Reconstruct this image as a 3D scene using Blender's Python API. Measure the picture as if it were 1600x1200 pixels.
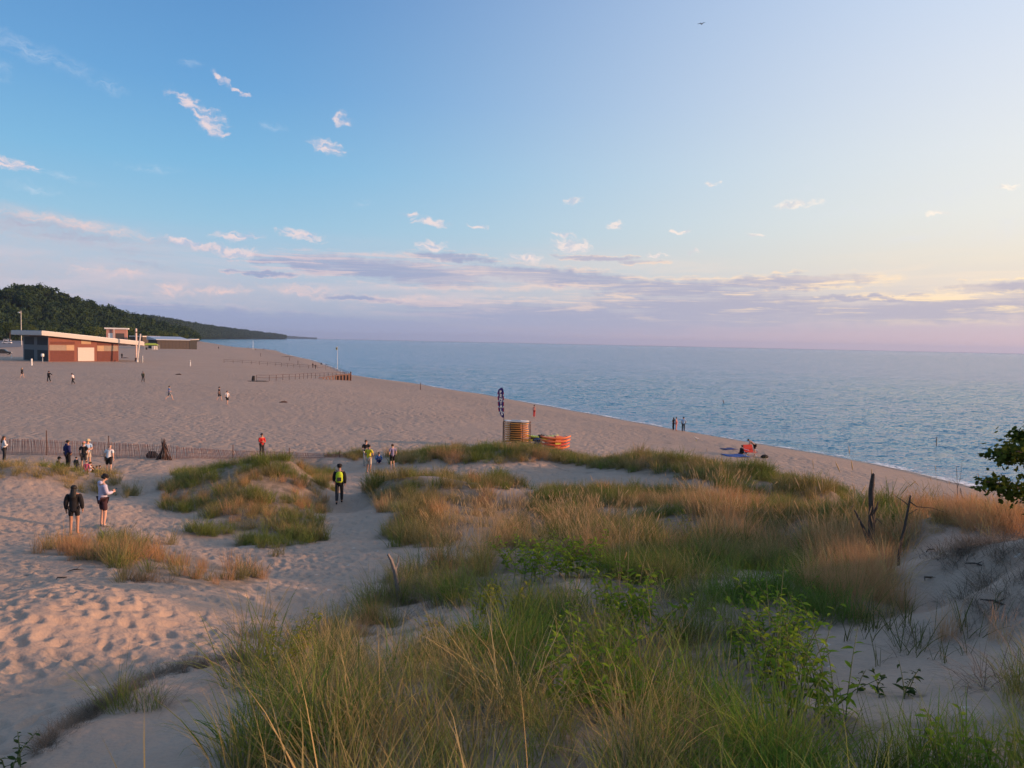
import bpy, bmesh, math, random
import numpy as np
from mathutils import Vector, Matrix, Euler

for _o in list(bpy.data.objects):
    bpy.data.objects.remove(_o)
SC = bpy.context.scene
COL = SC.collection
random.seed(7)
RNG = np.random.default_rng(11)
R = math.radians

# ---------------------------------------------------------------- camera
F_PX = 1186.0                       # focal length in pixels of a 1600 px wide frame
CAM = np.array([0.0, 0.0, 10.4])    # water level is z = 0
PITCH = -math.atan(65.0 / F_PX)
ROLL = math.atan(0.0212)
_f = np.array([0, math.cos(PITCH), math.sin(PITCH)])
_u0 = np.array([0, -math.sin(PITCH), math.cos(PITCH)])
_r0 = np.array([1.0, 0, 0])
_r = _r0 * math.cos(ROLL) + _u0 * math.sin(ROLL)
_u = -_r0 * math.sin(ROLL) + _u0 * math.cos(ROLL)
cd = bpy.data.cameras.new('camera')
cd.sensor_width = 36.0
cd.lens = 36.0 * F_PX / 1600.0
cd.clip_start = 0.1
cd.clip_end = 60000
cd.dof.use_dof = True
cd.dof.focus_distance = 30.0
cd.dof.aperture_fstop = 8.0
cam = bpy.data.objects.new('camera', cd)
COL.objects.link(cam)
cam.matrix_world = Matrix(((_r[0], _u[0], -_f[0], CAM[0]), (_r[1], _u[1], -_f[1], CAM[1]),
                           (_r[2], _u[2], -_f[2], CAM[2]), (0, 0, 0, 1)))
SC.camera = cam

# ---------------------------------------------------------------- light
SKY_AZ = 80.0                       # bearing the sunset colours centre on
SUN_AZ, SUN_EL = 91.0, 10.0          # degrees to the right of the view, above the horizon
SUN_STRENGTH = 4.0
SUN_COLOR = (1.0, 0.54, 0.31)
vs = SC.view_settings
vs.view_transform = 'Standard'
vs.look = 'None'
vs.exposure = 0.52
vs.gamma = 1.0
vs.use_curve_mapping = False
SC.render.engine = 'CYCLES'
SC.cycles.max_bounces = 4
SC.cycles.diffuse_bounces = 2
SC.cycles.use_adaptive_sampling = True
SC.cycles.adaptive_threshold = 0.02
SC.cycles.transparent_max_bounces = 8
SC.cycles.caustics_reflective = False
SC.cycles.caustics_refractive = False
sl = bpy.data.lights.new('sun', 'SUN')
sl.energy = SUN_STRENGTH
sl.angle = R(0.6)
sl.color = SUN_COLOR
sun = bpy.data.objects.new('sun', sl)
COL.objects.link(sun)
_sd = Vector((math.sin(R(SUN_AZ)) * math.cos(R(SUN_EL)), math.cos(R(SUN_AZ)) * math.cos(R(SUN_EL)), math.sin(R(SUN_EL))))
sun.rotation_euler = (-_sd).to_track_quat('-Z', 'Y').to_euler()
sun.location = (60, 20, 40)

# ---------------------------------------------------------------- node helpers
def lin(r, g=None, b=None):
    if g is None:
        r, g, b = r
    return tuple((c / 255 / 12.92) if c / 255 <= 0.04045 else ((c / 255 + 0.055) / 1.055) ** 2.4 for c in (r, g, b))

class NT:
    def __init__(self, tree):
        self.t = tree
    def n(self, typ, ins=None, **props):
        nd = self.t.nodes.new(typ)
        for k, v in props.items():
            setattr(nd, k, v)
        if ins:
            for k, v in ins.items():
                self.set(nd.inputs[k], v)
        return nd
    def set(self, sock, v):
        if hasattr(v, 'bl_idname') or hasattr(v, 'is_output'):
            self.t.links.new(v, sock)
        else:
            if isinstance(v, tuple) and sock.type == 'RGBA' and len(v) == 3:
                v = v + (1.0,)
            sock.default_value = v
    def m(self, op, a, b=None, c=None, clamp=False):
        nd = self.n('ShaderNodeMath', operation=op, use_clamp=clamp)
        self.set(nd.inputs[0], a)
        if b is not None: self.set(nd.inputs[1], b)
        if c is not None: self.set(nd.inputs[2], c)
        return nd.outputs[0]
    def vm(self, op, a, b=None, scale=None):
        nd = self.n('ShaderNodeVectorMath', operation=op)
        self.set(nd.inputs[0], a)
        if b is not None: self.set(nd.inputs[1], b)
        if scale is not None: self.set(nd.inputs['Scale'], scale)
        return nd.outputs['Value'] if op in ('LENGTH', 'DOT_PRODUCT', 'DISTANCE') else nd.outputs[0]
    def mr(self, v, a, b, c=0.0, d=1.0, smooth=True):
        nd = self.n('ShaderNodeMapRange', interpolation_type='SMOOTHSTEP' if smooth else 'LINEAR')
        self.set(nd.inputs['Value'], v)
        for k, q in zip(('From Min', 'From Max', 'To Min', 'To Max'), (a, b, c, d)):
            self.set(nd.inputs[k], q)
        return nd.outputs[0]
    def mix(self, f, a, b, blend='MIX'):
        nd = self.n('ShaderNodeMix', data_type='RGBA', blend_type=blend)
        self.set(nd.inputs[0], f); self.set(nd.inputs[6], a); self.set(nd.inputs[7], b)
        return nd.outputs[2]
    def ramp(self, f, stops, interp='LINEAR'):
        nd = self.n('ShaderNodeValToRGB')
        nd.color_ramp.interpolation = interp
        el = nd.color_ramp.elements
        while len(el) < len(stops): el.new(0.5)
        for e, (p, c) in zip(el, stops):
            e.position = p
            e.color = tuple(c) + (1.0,) if len(c) == 3 else c
        self.set(nd.inputs[0], f)
        return nd.outputs[0]
    def noise(self, vec, scale, detail=3, rough=0.5, dist=0.0, dim='3D'):
        nd = self.n('ShaderNodeTexNoise', noise_dimensions=dim)
        if vec is not None: self.set(nd.inputs['Vector'], vec)
        nd.inputs['Scale'].default_value = scale
        nd.inputs['Detail'].default_value = detail
        nd.inputs['Roughness'].default_value = rough
        nd.inputs['Distortion'].default_value = dist
        return nd.outputs['Fac']
    def comb(self, x, y, z=0.0):
        nd = self.n('ShaderNodeCombineXYZ')
        self.set(nd.inputs[0], x); self.set(nd.inputs[1], y); self.set(nd.inputs[2], z)
        return nd.outputs[0]

# ---------------------------------------------------------------- pixel <-> world
def ray(px, py):
    d = _f + _r * (px - 800.0) / F_PX + _u * (600.0 - py) / F_PX
    return d / np.linalg.norm(d)
def at_range(px, py, rng):
    d = ray(px, py)
    return CAM + d * (rng / math.hypot(d[0], d[1]))
def on_plane(px, py, z):
    d = ray(px, py)
    return CAM + d * ((z - CAM[2]) / d[2])
def azel(px, py):
    d = ray(px, py)
    return math.degrees(math.atan2(d[0], d[1])), math.degrees(math.asin(d[2]))
def project(p):
    q = np.asarray(p) - CAM
    z = q @ _f
    z = np.where(np.abs(z) < 1e-6, 1e-6, z)
    return 800 + F_PX * (q @ _r) / z, 600 - F_PX * (q @ _u) / z, z

# ---------------------------------------------------------------- sky
def build_world():
    w = bpy.data.worlds.new('World')
    SC.world = w
    w.use_nodes = True
    t = NT(w.node_tree)
    w.node_tree.nodes.clear()
    L = w.node_tree.links.new
    out = t.n('ShaderNodeOutputWorld')
    sky = t.n('ShaderNodeTexSky', sky_type='NISHITA', sun_disc=False)
    sky.sun_elevation = R(SUN_EL)
    sky.sun_rotation = R(SUN_AZ)
    sky.air_density = 1.0; sky.dust_density = 1.0; sky.ozone_density = 2.0
    tc = t.n('ShaderNodeTexCoord')
    sep = t.n('ShaderNodeSeparateXYZ')
    L(tc.outputs['Generated'], sep.inputs[0])
    X, Y, Z = sep.outputs
    az = t.m('MULTIPLY', t.m('ARCTAN2', X, Y), 180 / math.pi)
    el = t.m('MULTIPLY', t.m('ARCSINE', t.m('MINIMUM', t.m('MAXIMUM', Z, -1.0), 1.0)), 180 / math.pi)
    da = t.m('ABSOLUTE', t.m('SUBTRACT', az, SKY_AZ))          # angle away from the sun's bearing
    da = t.m('MINIMUM', da, t.m('SUBTRACT', 360.0, da))
    tsun = t.mr(da, 103.0, 32.0, smooth=True)
    e01 = t.m('POWER', t.m('DIVIDE', t.m('MAXIMUM', el, 0.0), 90.0), 0.5)
    P = lambda d: math.sqrt(d / 90.0)
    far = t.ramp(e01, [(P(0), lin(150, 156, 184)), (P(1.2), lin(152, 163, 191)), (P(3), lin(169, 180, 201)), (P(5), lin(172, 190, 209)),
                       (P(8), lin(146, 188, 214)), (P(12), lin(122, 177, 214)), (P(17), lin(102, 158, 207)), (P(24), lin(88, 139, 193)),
                       (P(45), lin(116, 155, 202)), (P(90), lin(152, 172, 205))])  # overhead sky beyond the view is lightened to lift the ambient light
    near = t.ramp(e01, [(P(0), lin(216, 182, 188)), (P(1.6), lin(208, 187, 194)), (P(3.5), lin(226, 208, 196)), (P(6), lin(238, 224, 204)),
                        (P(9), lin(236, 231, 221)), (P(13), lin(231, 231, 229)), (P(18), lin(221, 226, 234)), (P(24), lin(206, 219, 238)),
                        (P(45), lin(178, 194, 222)), (P(90), lin(152, 172, 205))])  # same lightened zenith, added ambient from above the frame
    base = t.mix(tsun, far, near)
    # sky glow round the sun, out of view at right, boosted as warm fill light
    glow = t.m('MULTIPLY', t.mr(da, 45.0, 4.0), t.mr(el, 34.0, 2.0))
    base = t.mix(t.m('MULTIPLY', glow, 0.85), base, tuple(5.0 * c for c in lin(255, 216, 172)))
    base = t.mix(0.08, base, t.vm('SCALE', sky.outputs[0], scale=0.09))
    PV = t.comb(az, el, 0.0)
    k = 57.3 / F_PX
    BRIGHT = [(345, 122, 26, 7, -28), (376, 140, 26, 4, -32), (296, 162, 36, 13, -36), (326, 190, 34, 20, -30), (340, 208, 18, 9, 0), (536, 186, 16, 12, -12), (514, 230, 36, 12, -12), (12, 254, 44, 9, -9),
              (372, 370, 40, 9, 6), (470, 367, 50, 10, -7), (362, 392, 50, 10, -4), (290, 380, 50, 8, -8), (672, 348, 36, 9, -8), (745, 353, 20, 4, -4), (640, 334, 18, 5, 8),
              (678, 384, 30, 12, 0), (890, 384, 44, 15, -5), (880, 366, 24, 6, -8), (893, 314, 18, 6, 0), (960, 353, 21, 9, 0), (1110, 286, 14, 6, 0), (1242, 320, 44, 8, 6),
              (820, 404, 34, 10, -4), (1062, 361, 14, 4, 0), (1180, 367, 20, 4, 0), (1085, 394, 14, 4, 0), (1025, 398, 18, 4, 0), (1465, 333, 20, 4, 0), (1570, 292, 18, 4, 4)]
    FAINT = [(50, 80, 90, 14, -12), (0, 112, 24, 14, 0), (172, 136, 26, 10, -10), (290, 100, 20, 7, 0), (235, 264, 46, 6, 0),
             (70, 270, 70, 7, -8), (60, 296, 40, 8, -8), (430, 198, 24, 7, -10), (566, 317, 16, 8, 0), (1460, 308, 110, 16, 14), (1600, 345, 70, 22, 20),
             (1490, 228, 34, 5, 0), (1260, 295, 30, 5, 0), (1430, 372, 60, 7, 6), (1330, 330, 70, 6, 6)]
    VEIL = [(20, 352, 250, 34, -7), (-60, 420, 360, 80, -4), (160, 440, 330, 52, -3)]
    VDARK = [(90, 362, 150, 15, -9), (300, 384, 90, 6, -5), (225, 412, 40, 5, -8)]
    PINK = [(137, 421, 24, 9, 6), (200, 429, 28, 7, 6), (268, 452, 26, 11, 22), (120, 350, 120, 9, -7), (480, 455, 80, 12, -4),
            (345, 455, 60, 7, 5), (640, 468, 100, 9, 0), (880, 448, 60, 8, 0)]
    BANDS = [(620, 424, 240, 26, -3), (860, 432, 210, 19, -4), (470, 413, 110, 10, -4), (1050, 452, 180, 20, 0), (700, 402, 90, 9, -2),
             (1230, 442, 150, 17, 2), (1120, 484, 290, 42, 0), (880, 497, 340, 30, -2), (1480, 484, 340, 24, 2),
             (1560, 447, 90, 11, 0), (330, 497, 330, 22, -3), (600, 512, 420, 18, -3), (410, 428, 60, 6, 0),
             (950, 405, 110, 6, -3), (560, 466, 90, 5, -2), (1350, 466, 160, 6, 0), (1750, 470, 220, 26, 0), (-250, 470, 320, 26, 0)]
    n1 = t.n('ShaderNodeTexNoise', noise_dimensions='2D')
    t.set(n1.inputs['Vector'], PV); n1.inputs['Scale'].default_value = 0.75; n1.inputs['Detail'].default_value = 4; n1.inputs['Roughness'].default_value = 0.6
    n1c = t.vm('SUBTRACT', n1.outputs['Color'], (0.5, 0.5, 0.5))
    # wisps combed along a slant, finer and softer than the cloud body
    tear = t.noise(t.vm('MULTIPLY', t.vm('ADD', PV, t.vm('SCALE', n1c, scale=1.2)), (0.6, 1.9, 1.0)), 1.5, 5, 0.62, 0.3, '2D')
    peach = t.mix(tsun, lin(226, 206, 206), lin(250, 238, 220))
    shade = t.mix(tsun, lin(176, 182, 206), lin(222, 212, 206))
    outer = dict(PV=PV, n1c=n1c, tear=tear, tsun=tsun, az=az, el=el, base=base, peach=peach, shade=shade); main = t
    def make(lo_az, hi_az, low):
        """sky colour for one sector, as a node group; only the clouds that reach into it are evaluated"""
        ng = bpy.data.node_groups.new('sky_sector', 'ShaderNodeTree')
        spec = [('PV', 'Vector', outer['PV']), ('n1c', 'Vector', outer['n1c']), ('tear', 'Float', outer['tear']), ('tsun', 'Float', outer['tsun']), ('az', 'Float', outer['az']),
                ('el', 'Float', outer['el']), ('base', 'Color', outer['base']), ('peach', 'Color', outer['peach']), ('shade', 'Color', outer['shade'])]
        for nm, ty, _ in spec: ng.interface.new_socket(nm, in_out='INPUT', socket_type='NodeSocket' + ty)
        ng.interface.new_socket('Color', in_out='OUTPUT', socket_type='NodeSocketColor')
        t = NT(ng)
        gi = t.n('NodeGroupInput'); go = t.n('NodeGroupOutput')
        PV, n1c, tear, tsun, az, el, base, peach, shade = [gi.outputs[nm] for nm, _, _ in spec]
        def union(lst, vec, pad):
            o = None
            for px, py, hw, hh, tilt in lst:
                a, e = azel(px, py)
                rx = hw * k * 1.2 + pad; ry = (hh * 1.25 + abs(math.sin(R(tilt))) * hw) * k * 1.2 + 0.7
                if a + rx < lo_az or a - rx > hi_az: continue
                if low and e - ry > SPLIT: continue
                if not low and e + ry < SPLIT: continue
                mp = t.n('ShaderNodeMapping', vector_type='TEXTURE')
                t.set(mp.inputs['Vector'], vec)
                mp.inputs['Location'].default_value = (a, e, 0)
                mp.inputs['Rotation'].default_value = (0, 0, R(tilt))
                mp.inputs['Scale'].default_value = (hw * k, hh * k, 1)
                i = t.mr(t.vm('LENGTH', mp.outputs[0]), 1.2, 0.0)
                o = i if o is None else t.m('MAXIMUM', o, i)
            return o
        PD = t.vm('ADD', PV, t.vm('MULTIPLY', n1c, (2.4, 0.9, 0.0)))
        c = base
        f = union(FAINT, PD, 1.2)
        if f: c = t.mix(t.m('MULTIPLY', t.m('MULTIPLY', f, t.mr(tear, 0.3, 0.75)), 0.30), c, lin(212, 216, 226))
        if low:
            f = union(VEIL, PD, 1.2)
            if f: c = t.mix(t.m('MULTIPLY', f, t.mr(tear, 0.22, 0.85, 0.30, 0.82)), c, lin(190, 184, 193))
            f = union(VDARK, PD, 1.2)
            if f: c = t.mix(t.m('MULTIPLY', f, t.mr(tear, 0.3, 0.75, 0.1, 0.75)), c, lin(158, 164, 188))
            f = union(PINK, PD, 1.2)
            if f: c = t.mix(t.m('MULTIPLY', f, t.mr(tear, 0.3, 0.7, 0.1, 0.75)), c, lin(234, 200, 192))
        f = union(BRIGHT, PD, 1.2)
        if f:
            mb = t.mr(t.m('ADD', f, t.m('MULTIPLY', t.m('SUBTRACT', tear, 0.5), 1.8)), 0.05, 1.2)
            mb = t.m('MULTIPLY', mb, t.mr(f, 0.0, 0.35))
            c = t.mix(t.m('MULTIPLY', mb, 0.88), c, t.mix(t.mr(tear, 0.36, 0.58), shade, peach))
        if low:
            st = t.noise(t.comb(t.m('MULTIPLY', az, 0.055), t.m('MULTIPLY', el, 0.62)), 1.5, 5, 0.6, 0.5, '2D')
            st2 = t.noise(t.comb(t.m('ADD', t.m('MULTIPLY', az, 0.085), 4.2), t.m('MULTIPLY', el, 1.25)), 1.9, 6, 0.66, 0.3, '2D')
            PS = t.vm('ADD', PV, t.vm('MULTIPLY', n1c, (5.0, 0.8, 0.0)))
            bands = union(BANDS, PS, 2.5)
            if bands is None:      # the same broken stratus carries on round the horizon
                bands = t.m('MULTIPLY', t.mr(el, 0.8, 2.0), t.m('MULTIPLY', t.mr(el, 5.5, 3.0), t.mr(st, 0.35, 0.6)))
            mband = t.mr(t.m('ADD', bands, t.m('MULTIPLY', t.m('SUBTRACT', st2, 0.5), 2.1)), -0.08, 0.80)
            mband = t.m('MULTIPLY', mband, t.mr(bands, 0.0, 0.4))
            bandcol = t.mix(tsun, lin(148, 158, 188), lin(184, 176, 186))
            rim = t.m('MULTIPLY', t.mr(bands, 0.02, 0.22), t.mr(t.m('ADD', st2, t.m('MULTIPLY', bands, -0.22)), 0.36, 0.56))
            rim = t.m('MULTIPLY', rim, t.mr(el, 1.2, 3.2))
            c = t.mix(t.m('MULTIPLY', mband, 0.90), c, bandcol)
            c = t.mix(t.m('MULTIPLY', rim, t.mr(tsun, 0.0, 1.0, 0.55, 1.0)), c, t.mix(tsun, lin(222, 198, 198), lin(255, 228, 182)))
            wis = t.m('MULTIPLY', t.mr(st, 0.44, 0.70), t.m('MULTIPLY', t.mr(el, 1.5, 3.5), t.mr(el, SPLIT, 4.5)))
            c = t.mix(t.m('MULTIPLY', wis, 0.40), c, t.mix(tsun, lin(205, 192, 200), lin(248, 226, 196)))
            c = t.mix(t.m('MULTIPLY', t.mr(el, 1.9, 0.2), 0.55), c, t.mix(tsun, lin(150, 157, 185), lin(222, 184, 182)))
        ng.links.new(c, go.inputs[0])
        nd = main.n('ShaderNodeGroup'); nd.node_tree = ng
        for nm, _, sock in spec: L(sock, nd.inputs[nm])
        return bgnode(nd.outputs[0])
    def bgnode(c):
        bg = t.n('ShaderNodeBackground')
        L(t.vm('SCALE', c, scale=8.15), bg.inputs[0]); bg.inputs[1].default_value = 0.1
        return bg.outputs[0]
    def choose(f, a, b):
        mx = t.n('ShaderNodeMixShader'); L(f, mx.inputs[0]); L(a, mx.inputs[1]); L(b, mx.inputs[2]); return mx.outputs[0]
    SPLIT = 8.2
    edges = [-36.5, -22.0, -9.0, 5.0, 20.0, 36.5]
    def fan(low):
        tree = make(-400, -200, low) if low else bgnode(base)
        for a, b in zip(edges, edges[1:]):
            inside = t.m('MULTIPLY', t.m('GREATER_THAN', az, a), t.m('LESS_THAN', az, b))
            tree = choose(inside, tree, make(a, b, low))
        return tree
    lowsky = choose(t.m('LESS_THAN', el, -0.02), fan(True), bgnode(t.mix(0.5, lin(118, 112, 120), lin(118, 112, 120))))
    midsky = choose(t.m('GREATER_THAN', el, SPLIT), lowsky, fan(False))
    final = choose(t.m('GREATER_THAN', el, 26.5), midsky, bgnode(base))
    L(final, out.inputs[0])
    w.cycles.sampling_method = 'MANUAL'
    w.cycles.sample_map_resolution = 512
build_world()
# ---------------------------------------------------------------- noise, tagging, mesh helpers
def _hash(ix, iy, seed):
    h = (ix.astype(np.int64) * 374761393 + iy.astype(np.int64) * 668265263 + seed * 1442695041) & 0xFFFFFFFF
    h = ((h ^ (h >> 13)) * 1274126177) & 0xFFFFFFFF
    h = h ^ (h >> 16)
    return (h & 0xFFFFFF) / float(0xFFFFFF)
def vnoise(x, y, seed=0):
    x = np.asarray(x, float); y = np.asarray(y, float)
    ix = np.floor(x); iy = np.floor(y)
    fx = x - ix; fy = y - iy
    fx = fx * fx * fx * (fx * (fx * 6 - 15) + 10); fy = fy * fy * fy * (fy * (fy * 6 - 15) + 10)
    a = _hash(ix, iy, seed); b = _hash(ix + 1, iy, seed); c = _hash(ix, iy + 1, seed); d = _hash(ix + 1, iy + 1, seed)
    return (a * (1 - fx) + b * fx) * (1 - fy) + (c * (1 - fx) + d * fx) * fy
def fbm(x, y, octv=4, seed=0):
    s = 0; a = 0.5
    for i in range(octv):
        s = s + a * (vnoise(x, y, seed + i * 17) * 2 - 1)
        x = np.asarray(x) * 2.03 + 3.1; y = np.asarray(y) * 2.03 + 1.7; a *= 0.5
    return s
def sstep(x, a, b):
    t = np.clip((np.asarray(x, float) - a) / (b - a), 0, 1)
    return t * t * (3 - 2 * t)

def tag(o, label=None, cat=None, group=None, kind=None):
    if label: o['label'] = label
    if cat: o['category'] = cat
    if group: o['group'] = group
    if kind: o['kind'] = kind
    return o
def empty(name, loc, rz=0.0, label=None, cat=None, group=None):
    o = bpy.data.objects.new(name, None)
    o.empty_display_size = 0.2
    COL.objects.link(o)
    o.location = tuple(loc); o.rotation_euler = (0, 0, rz)
    return tag(o, label, cat, group)
def link_mesh(name, me, mat=None, parent=None, loc=None, rot=None):
    o = bpy.data.objects.new(name, me)
    COL.objects.link(o)
    if mat is not None and len(me.materials) == 0: me.materials.append(mat)
    if parent: o.parent = parent
    if loc is not None: o.location = tuple(loc)
    if rot is not None: o.rotation_euler = rot
    return o
def np_mesh(name, V, quads=None, tris=None, smooth=False):
    me = bpy.data.meshes.new(name)
    nq = 0 if quads is None else len(quads); nt = 0 if tris is None else len(tris)
    me.vertices.add(len(V)); me.vertices.foreach_set('co', np.asarray(V, np.float32).ravel())
    loops = []
    if nq: loops.append(np.asarray(quads, np.int32).ravel())
    if nt: loops.append(np.asarray(tris, np.int32).ravel())
    lp = np.concatenate(loops)
    me.loops.add(len(lp)); me.loops.foreach_set('vertex_index', lp)
    me.polygons.add(nq + nt)
    st = np.concatenate([np.arange(nq) * 4, nq * 4 + np.arange(nt) * 3]).astype(np.int32)
    me.polygons.foreach_set('loop_start', st)
    if smooth: me.polygons.foreach_set('use_smooth', np.ones(nq + nt, bool))
    me.update(calc_edges=True)
    return me

class MB:
    """collects shapes into one bmesh"""
    def __init__(self): self.b = bmesh.new()
    def box(self, x0, x1, y0, y1, z0, z1, M=None, bevel=0.0):
        vs_ = [self.b.verts.new((x, y, z)) for z in (z0, z1) for y in (y0, y1) for x in (x0, x1)]
        fs = [self.b.faces.new([vs_[i] for i in q]) for q in ((0, 2, 3, 1), (4, 5, 7, 6), (0, 1, 5, 4), (2, 6, 7, 3), (0, 4, 6, 2), (1, 3, 7, 5))]
        if bevel:
            es = list({e for f in fs for e in f.edges})
            r = bmesh.ops.bevel(self.b, geom=es, offset=bevel, segments=1, affect='EDGES')
            vs_ = list({v for f in r['faces'] for v in f.verts} | {v for v in vs_ if v.is_valid})
        if M is not None:
            for v in vs_: v.co = M @ v.co
        return self
    def tube(self, pts, rad, n=8, caps=True):
        pts = [Vector(p) for p in pts]
        if not hasattr(rad, '__len__'): rad = [rad] * len(pts)
        rings = []
        a = None
        for i, p in enumerate(pts):
            d = (pts[min(i + 1, len(pts) - 1)] - pts[max(i - 1, 0)]).normalized()
            if a is None:
                a = d.orthogonal().normalized()
            else:
                a = (a - d * a.dot(d))
                a = a.normalized() if a.length > 1e-6 else d.orthogonal().normalized()
            c = d.cross(a)
            r = rad[i]
            rx, ry = r if hasattr(r, '__len__') else (r, r)
            rings.append([self.b.verts.new(p + a * (math.cos(2 * math.pi * k / n) * rx) + c * (math.sin(2 * math.pi * k / n) * ry)) for k in range(n)])
        for A, B_ in zip(rings, rings[1:]):
            for k in range(n):
                self.b.faces.new((A[k], A[(k + 1) % n], B_[(k + 1) % n], B_[k]))
        if caps:
            self.b.faces.new(rings[0][::-1]); self.b.faces.new(rings[-1])
        return self
    def loft(self, rings, caps=True, closed=True):
        rs = [[self.b.verts.new(tuple(p)) for p in r] for r in rings]
        n = len(rs[0])
        for A, B_ in zip(rs, rs[1:]):
            for k in range(n if closed else n - 1):
                self.b.faces.new((A[k], A[(k + 1) % n], B_[(k + 1) % n], B_[k]))
        if caps:
            self.b.faces.new(rs[0][::-1]); self.b.faces.new(rs[-1])
        return self
    def poly(self, pts):
        self.b.faces.new([self.b.verts.new(tuple(p)) for p in pts]); return self
    def prism(self, pts, d):
        """extrude a planar outline by vector d"""
        d = Vector(d)
        A = [self.b.verts.new(Vector(p)) for p in pts]; B_ = [self.b.verts.new(Vector(p) + d) for p in pts]
        n = len(A)
        self.b.faces.new(A[::-1]); self.b.faces.new(B_)
        for k in range(n): self.b.faces.new((A[k], A[(k + 1) % n], B_[(k + 1) % n], B_[k]))
        return self
    def sphere(self, c, r, seg=10, sc=(1, 1, 1)):
        bmesh.ops.create_uvsphere(self.b, u_segments=seg, v_segments=max(5, seg // 2 + 1), radius=r,
                                  matrix=Matrix.Translation(c) @ Matrix.Diagonal((*sc, 1)))
        return self
    def mesh(self, name, smooth=False):
        bmesh.ops.recalc_face_normals(self.b, faces=self.b.faces)
        me = bpy.data.meshes.new(name)
        if smooth:
            for f in self.b.faces: f.smooth = True
        self.b.to_mesh(me); self.b.free()
        return me
    def build(self, name, mat, parent=None, loc=None, smooth=False, rot=None):
        return link_mesh(name, self.mesh(name, smooth), mat, parent, loc, rot)

# ---------------------------------------------------------------- materials
MATS = {}
def mat(name, color, rough=0.8, var=0.15, scale=8.0, bump=0.0, metal=0.0, spec=0.3, detail=4):
    if name in MATS: return MATS[name]
    m = bpy.data.materials.new(name); m.use_nodes = True
    t = NT(m.node_tree)
    bs = m.node_tree.nodes['Principled BSDF']
    tc = t.n('ShaderNodeTexCoord')
    nz = t.noise(tc.outputs['Object'], scale, detail, 0.6)
    c = t.mix(nz, tuple(x * (1 - var) for x in color), tuple(min(1, x * (1 + var)) for x in color))
    m.node_tree.links.new(c, bs.inputs['Base Color'])
    bs.inputs['Roughness'].default_value = rough
    bs.inputs['Metallic'].default_value = metal
    bs.inputs['Specular IOR Level'].default_value = spec
    if bump:
        b = t.n('ShaderNodeBump'); b.inputs['Distance'].default_value = bump; b.inputs['Strength'].default_value = 0.8
        m.node_tree.links.new(nz, b.inputs['Height']); m.node_tree.links.new(b.outputs[0], bs.inputs['Normal'])
    MATS[name] = m
    return m

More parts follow.
